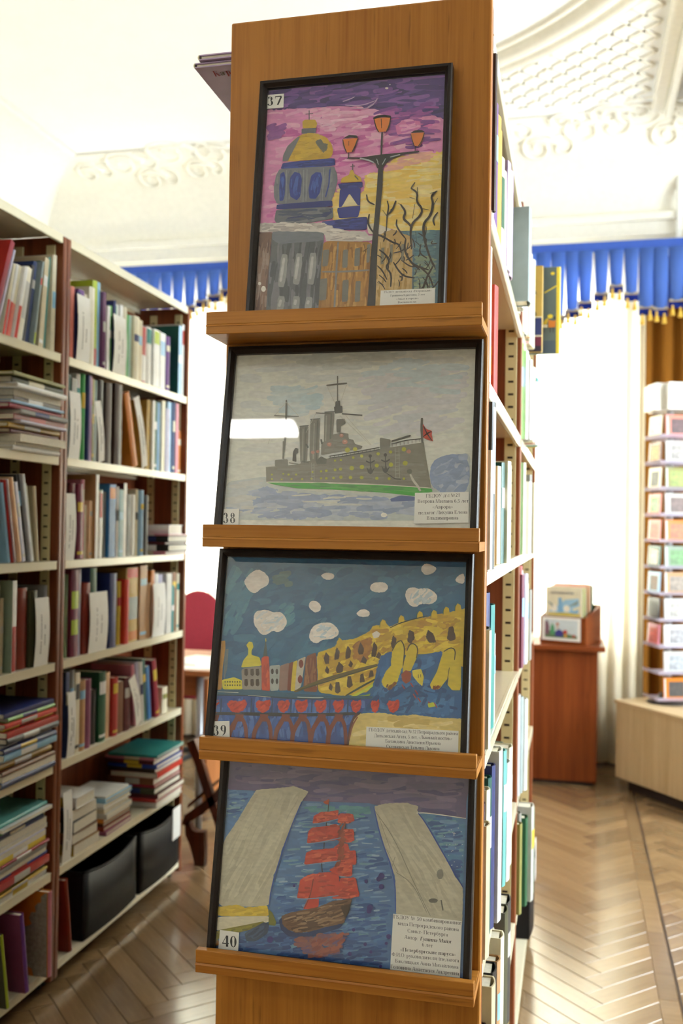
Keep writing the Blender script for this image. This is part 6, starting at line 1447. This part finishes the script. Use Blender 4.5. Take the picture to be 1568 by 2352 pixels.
s.B(['8a3a22', '9a4428'], 30, 40, 14, 60, "790,330 830,330 830,560 770,600 790,480"); s.P('c4402a', "656,660 668,640 690,690 688,800 640,812 606,812 640,740"); s.S('7a2c1c', 5, "660,655 645,740 612,810")
for a in ("655,368 700,365 790,342", "626,472 700,464 802,440", "612,584 700,572 800,560", "575,757 640,760 790,742"): s.S('7aa0c8', 5, a)
s.P('74533a', "492,850 540,830 600,818 690,800 760,770 862,757 850,800 830,850 820,885 730,905 640,930 570,936 530,920 500,895", rag=2)
s.B(['8a6848', '5e4028', '9c7c5c', '6a4a30', 'a88a6a', '4e341e'], 130, 70, 12, 12, "500,855 600,825 700,805 855,762 840,800 815,880 640,922 560,930 505,890", 14); s.P('44301e', "800,800 850,785 862,760 845,830 825,860 815,830")
s.B(['7e5668', '8a5a5c', '6e5478', '945c54'], 90, 60, 20, 4, "530,960 640,955 860,925 800,1040 640,1075 560,1000", 14); s.B(['8c4c44', 'a05848'], 36, 50, 18, 30, "640,980 840,930 800,1040 660,1070")
for x, y, r in ((1015, 640, 16), (1000, 655, 12), (935, 668, 9), (1014, 695, 13), (955, 805, 16), (950, 822, 12), (1052, 955, 12), (930, 995, 9), (1040, 990, 8), (850, 1045, 10), (870, 920, 8), (1010, 1110, 8), (560, 690, 7), (960, 1035, 8), (435, 970, 16)): s.E('36307e', x, y, r, r * 1.1)
s.build('painting', t, PAINT)
card(s, t, 'caption_card', "1074,838 1432,876 1420,1230 1055,1190", [('ГБДОУ № 50 комбинированног', (1076, 862), (1430, 896), 19, False, False), ('вида Петроградского района', (1098, 896), (1417, 930), 19, False, False), ('Санкт- Петербурга', (1148, 935), (1360, 957), 19, False, False), ('Автор:', (1132, 968), (1204, 976), 19, False, False), ('Гущина Майя', (1214, 977), (1376, 993), 19, True, True), ('6 лет', (1224, 1008), (1280, 1014), 19, False, False), ('«Петербургские паруса»', (1110, 1033), (1402, 1060), 19, True, False), ('Ф.И.О. руководителя (педагога', (1066, 1058), (1418, 1092), 19, False, False), ('Баклицкая Анна Михайловна', (1085, 1092), (1415, 1126), 19, False, False), ('Головина Анастасия Андреевна', (1060, 1122), (1418, 1160), 19, False, False)])
card(s, t, 'number_card', "170,922 270,936 264,1060 160,1045", [('40', (180, 1008), (260, 1014), 58, True, False)])

# ================================================================== FURNITURE BY THE WINDOWS
CHERRY = lambda a: wood('cherry_laminate', '82401a', '682c10', a, 0.4, spec=0.25)
# wooden cabinet in front of the window
t = thing('cabinet', 'red-brown wooden cabinet with overhanging top before the bright window', 'cabinet', (0.55, 4.2, 0))
MB().box((-0.20, -0.14, 0.02), (0.175, 0.21, 0.757), None, 0.003).build('body', CHERRY('z'), t)
MB().box((-0.235, -0.20, 0.757), (0.215, 0.215, 0.787), None, 0.004).build('top', CHERRY('x'), t)
MB().box((-0.18, -0.12, 0.0), (0.155, 0.19, 0.02)).build('plinth', plain('dark_plinth', '2a1a12', 0.7), t)
# box with thin picture books
BR = -0.36
BT = Matrix.Translation((0.575, 4.17, 0.7876)) @ Matrix.Rotation(BR, 4, 'Z')
t = thing('book_box', 'open wooden box with a picture card on its front, on the cherry cabinet', 'box', (0.575, 4.17, 0.7876), (0, 0, BR))
W, Dp = 0.135, 0.125
MB().box((-W, -Dp, 0.0), (W, -Dp + 0.012, 0.155), None, 0.0015).build('front_panel', CHERRY('x'), t)
for s_ in (-1, 1):
    x0, x1 = (s_ * W, s_ * (W - 0.012))
    MB().prism([(x0, -Dp + 0.012, 0), (x0, Dp, 0), (x0, Dp, 0.215), (x0, -Dp + 0.012, 0.155)], (x1 - x0, 0, 0)).build('side_panel', CHERRY('y'), t)
MB().box((-W + 0.012, Dp - 0.012, 0.0), (W - 0.012, Dp, 0.215)).build('back_panel', CHERRY('x'), t)
MB().box((-W + 0.012, -Dp + 0.012, 0.0), (W - 0.012, Dp - 0.012, 0.01)).build('bottom', CHERRY('x'), t)
c = MB().box((-0.122, -Dp - 0.0012, 0.02), (0.105, -Dp, 0.15)).build('picture_card', M_WHITE(), t)
for i, (col, pl) in enumerate((('c9d4d8', rect(-0.105, 0.088, 0.035, 0.137)), ('5e7a58', [(-0.105, 0.035), (0.085, 0.035), (0.085, 0.05), (0.03, 0.06), (-0.04, 0.07), (-0.105, 0.08)]), ('4f9a6a', [(-0.07, 0.05), (-0.045, 0.055), (-0.05, 0.1), (-0.062, 0.118), (-0.072, 0.09)]),
                     ('7a5a6a', [(-0.104, 0.05), (-0.08, 0.05), (-0.078, 0.1), (-0.09, 0.132), (-0.104, 0.125)]), ('b86a3a', disc(-0.03, 0.112, 0.009)), ('c8b0a0', disc(-0.03, 0.092, 0.008)), ('3a3a8a', [(-0.045, 0.045), (0.0, 0.042), (0.005, 0.07), (-0.02, 0.085), (-0.04, 0.072)]), ('b8322a', disc(0.016, 0.07, 0.012)), ('d8a03a', [(0.01, 0.04), (0.026, 0.04), (0.024, 0.06), (0.012, 0.06)]), ('a84a3a', disc(0.066, 0.05, 0.009)))):
    MB().prism([(x, -Dp - 0.0013 - 0.0001 * i, z) for x, z in pl], (0, 0.0001, 0)).build('print', plain('box_print_%d' % i, col, 0.6), c)
bx = [('cream', 'cream', 0.312), ('dark brown', 'beige', 0.308), ('lime', 'cream', 0.305), ('pale green', 'cream', 0.31), ('tan', 'peach', 0.312), ('brown', 'pink', 0.315), ('peach', 'peach', 0.32), ('beige', 'pink', 0.322), ('cream', 'peach', 0.325), ('dark green', 'dark teal', 0.318)]
yy = -Dp + 0.02
for i, (sp, cv, h) in enumerate(bx):
    tt = 0.008 if i else 0.007
    M = BT @ Matrix.Translation((0.108 - (i % 3) * 0.003, yy, 0.011)) @ Matrix.Rotation(0.03, 4, 'X')
    lab = 'front picture book with a pair of swans on its cream cover, in the box' if i == 0 else '%s-spined picture book, %s behind the swan book, in the box' % (sp, ordinal(i))
    b = book(lab, M, tt, h, 0.215, sp, cv, False, [], 'picture books in the wooden box', seed=i)
    if i == 0:
        art = [('9cc4dc', [(-0.2, 0.17), (-0.15, 0.2), (-0.1, 0.24), (-0.02, 0.25), (-0.015, 0.21), (-0.06, 0.19), (-0.03, 0.165), (-0.1, 0.16)]), ('7fb0d4', [(-0.075, 0.165), (-0.02, 0.19), (-0.025, 0.165)]), ('7fb0d4', [(-0.14, 0.165), (-0.11, 0.165), (-0.12, 0.25), (-0.14, 0.25)]),
               ('efe8da', disc(-0.165, 0.19, 0.02)), ('efe8da', disc(-0.09, 0.19, 0.02)), ('8a9490', [(-0.205, 0.23), (-0.17, 0.19), (-0.175, 0.215)]), ('8a9490', [(-0.085, 0.2), (-0.02, 0.24), (-0.03, 0.215)]), ('d2bc4a', [(-0.2, 0.15), (-0.01, 0.15), (-0.01, 0.162), (-0.1, 0.168), (-0.2, 0.16)])]
        for k_, (col, pl) in enumerate(art): MB().prism([(x, -0.0006 - 0.0001 * k_, z) for x, z in pl], (0, 0.0001, 0)).build('cover_print', plain('swan_print_' + col, col, 0.6), b)
        tm = MB(); x = -0.185; rr = random.Random(4)
        while x < -0.05: w = rr.uniform(0.004, 0.008); tm.box((x, -0.0018, 0.272), (x + w, -0.0006, 0.283)); x += w + 0.003
        tm.build('cover_title', M_GREYTEXT(), b)
    yy += tt + 0.0115
# pale cabinet with the disc rack on it
MAPLE = lambda a: wood('maple_laminate', 'd8c09a', 'c4a87e', a, 0.45)
ca = math.atan2(-0.8, 0.6)
t = thing('low_cabinet', 'low pale maple cabinet on a dark plinth under the disc rack', 'cabinet', (0.825, 4.06, 0), (0, 0, ca))
MB().box((0, 0, 0.065), (0.78, 0.46, 0.472), None, 0.003).build('body', MAPLE('z'), t)
MB().box((-0.008, -0.008, 0.472), (0.788, 0.468, 0.492), None, 0.003).build('top', MAPLE('x'), t)
MB().box((0.05, 0.05, 0.0), (0.73, 0.41, 0.065)).build('plinth', plain('dark_plinth', '2a1a12', 0.7), t)
RC = Vector((1.095, 4.045, 0.4925)); RZ = math.radians(22)
t = thing('disc_rack', 'tall clear acrylic disc rack with a white cap, on the pale cabinet', 'rack', RC, (0, 0, RZ))
ACR = cloth('lilac_acrylic', 'dcd4e6', 0.5, open_=0.55)
MB().lathe([(0.0, 0), (0.11, 0.0), (0.11, 0.006), (0.05, 0.012), (0.045, 0.05), (0.03, 0.055), (0.0, 0.055)], (0, 0, 0), None, 24).build('base', plain('dark_rack_base', '3a3028', 0.5), t)
MB().tube([(0, 0, 0.05), (0, 0, 1.66)], 0.02, None, 12).build('post', plain('grey_rack_post', 'b0acb0', 0.4), t)
WCAP = plain('white_glossy_plastic', 'f2efe6', 0.12, 0.01)
cap = MB(); a = 0.118
bmx = bmesh.new(); bmesh.ops.create_cube(bmx, size=1)
for v in bmx.verts: v.co = Vector((v.co.x * 2 * a, v.co.y * 2 * a, 1.60 + (v.co.z + .5) * 0.15))
bmesh.ops.bevel(bmx, geom=[e for e in bmx.edges if abs(e.verts[0].co.z - e.verts[1].co.z) > 0.1], offset=0.05, segments=6, affect='EDGES')
bmesh.ops.bevel(bmx, geom=[e for e in bmx.edges if e.verts[0].co.z > 1.74 and e.verts[1].co.z > 1.74], offset=0.012, segments=2, affect='EDGES')
cap.bm(bmx); cap.build('cap', WCAP, t)
covers = [[('cream', 'd8d0c0'), ('salmon', '5a3a3a')], [('brown', 'c88a3a'), ('pale grey', '9a948e')], [('cream', '3a3a34'), ('olive', '8a9a3a')], [('salmon', '7a9a6a'), ('pale grey', '6a5048')], [('salmon', 'd04a34'), ('orange', 'b0602a')],
          [('dark green', 'c8c4bc'), ('grey-green', '5a8a4a')], [('light blue', '5a3a2c'), ('tan', '8a7a6a')], [('charcoal', '1c1818'), ('pale grey', 'a8a49c')], [('pink', 'c03a30'), ('white', '9a989c')], [None, ('pale grey', 'a0a4ac')], [None, ('orange', '3a3028')]]
hs = 0.086; TZ = 0.1425
for k in range(11):
    z = 1.595 - TZ * (k + 1)
    tr = MB(); tr.box((-hs - 0.012, -hs - 0.012, z - 0.003), (hs + 0.012, hs + 0.012, z))
    for sx, sy in ((-1, 0), (0, -1)):
        if sx: tr.box((-hs - 0.012, -hs - 0.012, z), (-hs - 0.009, hs + 0.012, z + 0.016))
        else: tr.box((-hs - 0.009, -hs - 0.012, z), (hs + 0.012, -hs - 0.009, z + 0.016))
    tr.build('tier_tray', ACR, t)
    for side in (0, 1):
        cv = covers[k][side]
        if not cv: continue
        nm = 'cream-edged' if False else cv[0]
        for q in range(2 if side == 1 and k < 8 else 1):
            Mx = Matrix.Translation(RC) @ Matrix.Rotation(RZ, 4, 'Z')
            if side == 0: Mx = Mx @ Matrix.Rotation(-PI / 2, 4, 'Z')
            Mx = Mx @ Matrix.Translation((-0.066 + q * 0.004, -hs - 0.006 + q * 0.014, z + 0.0008)) @ Matrix.Rotation(-0.06, 4, 'X')
            cd = tag(empty('disc_case'), '%s disc case %s, %s tier below the cap, %s side' % (nm, 'in front' if q == 0 else 'behind it', ordinal(k + 1), 'curtain' if side == 0 else 'room'), 'disc case', 'disc cases in the clear rack')
            cd.matrix_world = Mx
            MB().box((0, 0, 0), (0.135, 0.0095, 0.122), None, 0.0012).build('case', plain('case_' + cv[0], PALC[cv[0]] if q == 0 else 'c8c4c8', 0.15, 0.04), cd)
            if q == 0:
                ins = MB(); ins.box((0.03, -0.0006, 0.02), (0.118, -0.0001, 0.1)); ins.build('insert', plain('insert_' + cv[1], cv[1], 0.4, 0.45, 40), cd)
                MB().box((0.004, -0.0005, 0.004), (0.012, -0.0001, 0.118)).build('hinge_strip', plain('case_strip', 'd8d4d8', 0.2), cd)

# white heating pipe on the window wall
hp = MB(); hp.tube([(1.185, 4.595, 0.05), (1.185, 4.595, 3.52), (1.185, 4.60, 3.58), (1.185, 4.63, 3.62), (1.185, 4.66, 3.63)], 0.016, None, 10)
tag(hp.build('heating_pipe', WFRAME), 'white heating pipe running up the wall beside the valance', 'pipe')

# table, papers and red office chair behind the left bookcases
TW_ = wood('table_laminate', 'b87848', '9a5e34', 'x', 0.4)
t = thing('table', 'wooden table with metal legs standing behind the bins bookcase', 'table', (-1.55, 3.05, 0))
MB().box((-0.6, -0.36, 0.722), (0.5, 0.36, 0.75), None, 0.003).build('tabletop', TW_, t)
MB().box((-0.55, -0.30, 0.62), (0.42, -0.285, 0.722)).build('apron', wood('table_laminate', 'b87848', '9a5e34', 'x', 0.4), t)
MET = plain('grey_metal_tube', '9a9a9c', 0.35, 0.03, metal=0.6)
for x in (-0.55, 0.43):
    for y in (-0.31, 0.31): MB().tube([(x, y, 0.0), (x, y, 0.722)], 0.018, None, 12).build('leg', MET, t)
MB().box((0.45, -0.31, 0.08), (0.468, 0.31, 0.70)).build('end_panel', wood('table_laminate', 'b87848', '9a5e34', 'z', 0.4), t)
for i, (x, y, a) in enumerate(((-1.2, 2.86, 0.2), (-1.24, 2.98, -0.25))):
    p = MB(); p.box((-0.105, -0.148, 0), (0.105, 0.148, 0.002 + 0.004 * i)); o = p.build('paper_sheets', M_WHITE())
    o.location = (x, y, 0.7505 + (0.0024 if i else 0)); o.rotation_euler = (0, 0, a)
    tag(o, ('white paper sheets lying askew on the table, lower', 'white paper sheets lying askew on the table, upper')[i], 'paper')
RED = plain('dark_red_upholstery', '8e2430', 0.9, 0.1, 90, bump=0.3)
BLK = plain('black_chair_plastic', '1a1a1c', 0.5)
ch = thing('office_chair', 'dark red office chair with looped grey armrests behind the table', 'chair', (-1.53, 3.86, 0), (0, 0, math.radians(35)))
bmx = bmesh.new(); bmesh.ops.create_uvsphere(bmx, u_segments=28, v_segments=16, radius=1)
for v in bmx.verts:
    x, y, z = v.co; zz = z * 0.27
    v.co = Vector((x * 0.21 * (1 - 0.12 * z), y * 0.035 + 0.22 + 0.10 * (z * 0.27) ** 2 - 0.35 * (x * 0.2) ** 2, 0.76 + zz))
MB().bm(bmx, None, True).build('backrest', RED, ch)
bmx = bmesh.new(); bmesh.ops.create_uvsphere(bmx, u_segments=28, v_segments=14, radius=1)
for v in bmx.verts:
    x, y, z = v.co; r_ = max(abs(x), abs(y))
    v.co = Vector((math.copysign(abs(x) ** 0.6, x) * 0.23, math.copysign(abs(y) ** 0.6, y) * 0.22, 0.46 + z * 0.04))
MB().bm(bmx, None, True).build('seat', RED, ch)
MB().tube([(0, 0.16, 0.44), (0, 0.26, 0.46), (0, 0.27, 0.56), (0, 0.245, 0.7)], 0.022, None, 8).build('back_support', BLK, ch)
for s_ in (-1, 1):
    MB().tube([(s_ * 0.22, 0.10, 0.44), (s_ * 0.28, 0.12, 0.5), (s_ * 0.285, 0.15, 0.68), (s_ * 0.28, 0.08, 0.77), (s_ * 0.28, -0.14, 0.755), (s_ * 0.285, -0.18, 0.70), (s_ * 0.28, -0.10, 0.5), (s_ * 0.22, -0.06, 0.44)], 0.014, None, 8).build('armrest', plain('grey_armrest_plastic', '6a6a70', 0.4), ch)
MB().tube([(0, 0, 0.10), (0, 0, 0.42)], 0.025, None, 12).build('gas_column', BLK, ch)
for k in range(5):
    a = k * 2 * PI / 5; leg = MB(); leg.tube([(0, 0, 0.10), (0.16 * math.cos(a), 0.16 * math.sin(a), 0.085), (0.29 * math.cos(a), 0.29 * math.sin(a), 0.065)], [0.022, 0.018, 0.014], None, 8)
    lg = leg.build('base_arm', BLK, ch)
    MB().tube([(0.29 * math.cos(a) - 0.015 * math.sin(a), 0.29 * math.sin(a) + 0.015 * math.cos(a), 0.028), (0.29 * math.cos(a) + 0.015 * math.sin(a), 0.29 * math.sin(a) - 0.015 * math.cos(a), 0.028)], 0.027, None, 14).build('caster', BLK, lg)
# low wooden chair with curved legs, beside the end of the left bookcase
DW = wood('dark_walnut', '5a2c16', '34180c', 'z', 0.35)
def pxy(px, py, Y): return on_y(px, py, Y)
ch = thing('wooden_chair', 'low dark wooden chair with curved legs and glossy seat, beyond the bins bookcase', 'chair', (0, 0, 0))
for Y in (2.27, 2.62):
    def strip(pts, w, nm, m, d=0.03):
        P = [pxy(a, b, 2.27) for a, b in pts]; L = []; Rr_ = []
        for i, p in enumerate(P):
            q = (P[min(i + 1, len(P) - 1)] - P[max(i - 1, 0)]).normalized(); n = Vector((-q.z, 0, q.x)); ww = w[i] / 2
            L.append(p + n * ww); Rr_.append(p - n * ww)
        poly = [Vector((p.x, Y, p.z)) for p in L + Rr_[::-1]]
        MB().prism(poly, (0, d, 0)).build(nm, m, ch)
    strip([(436, 1702), (455, 1750), (475, 1815), (498, 1880), (520, 1960), (530, 2014)], [0.04, 0.036, 0.036, 0.034, 0.03, 0.03], 'rear_leg', DW)
    strip([(520, 1800), (492, 1835), (458, 1862), (430, 1880), (424, 1896)], [0.03, 0.036, 0.04, 0.036, 0.03], 'seat_rail', DW)
    poly = [(424, 1882), (433, 1888), (440, 1906), (448, 1911), (469, 1912), (470, 1950), (469, 1994), (446, 1996), (442, 1965), (434, 1938), (425, 1918)]
    MB().prism([Vector((pxy(a, b, 2.27).x, Y, max(0.0008, pxy(a, b, 2.27).z))) for a, b in poly], (0, 0.035, 0)).build('front_leg', DW, ch)
sp_ = [pxy(a, b, 2.27) for a, b in ((424, 1862), (470, 1822))]
seat = MB(); a_, b_ = sp_
seat.prism([Vector((a_.x, 2.30, a_.z)), Vector((b_.x, 2.30, b_.z)), Vector((b_.x, 2.62, b_.z + 0.01)), Vector((a_.x, 2.62, a_.z + 0.01))], (0, 0, 0.016))
seat.build('seat', wood('lacquered_walnut_seat', '5a2c16', '34180c', 'y', 0.12, spec=0.6), ch)
bk = [pxy(a, b, 2.27) for a, b in ((436, 1702), (455, 1750))]
MB().prism([Vector((bk[0].x, 2.30, bk[0].z)), Vector((bk[1].x, 2.30, bk[1].z)), Vector((bk[1].x, 2.62, bk[1].z)), Vector((bk[0].x, 2.62, bk[0].z))], (0.012, 0, 0)).build('backrest', DW, ch)
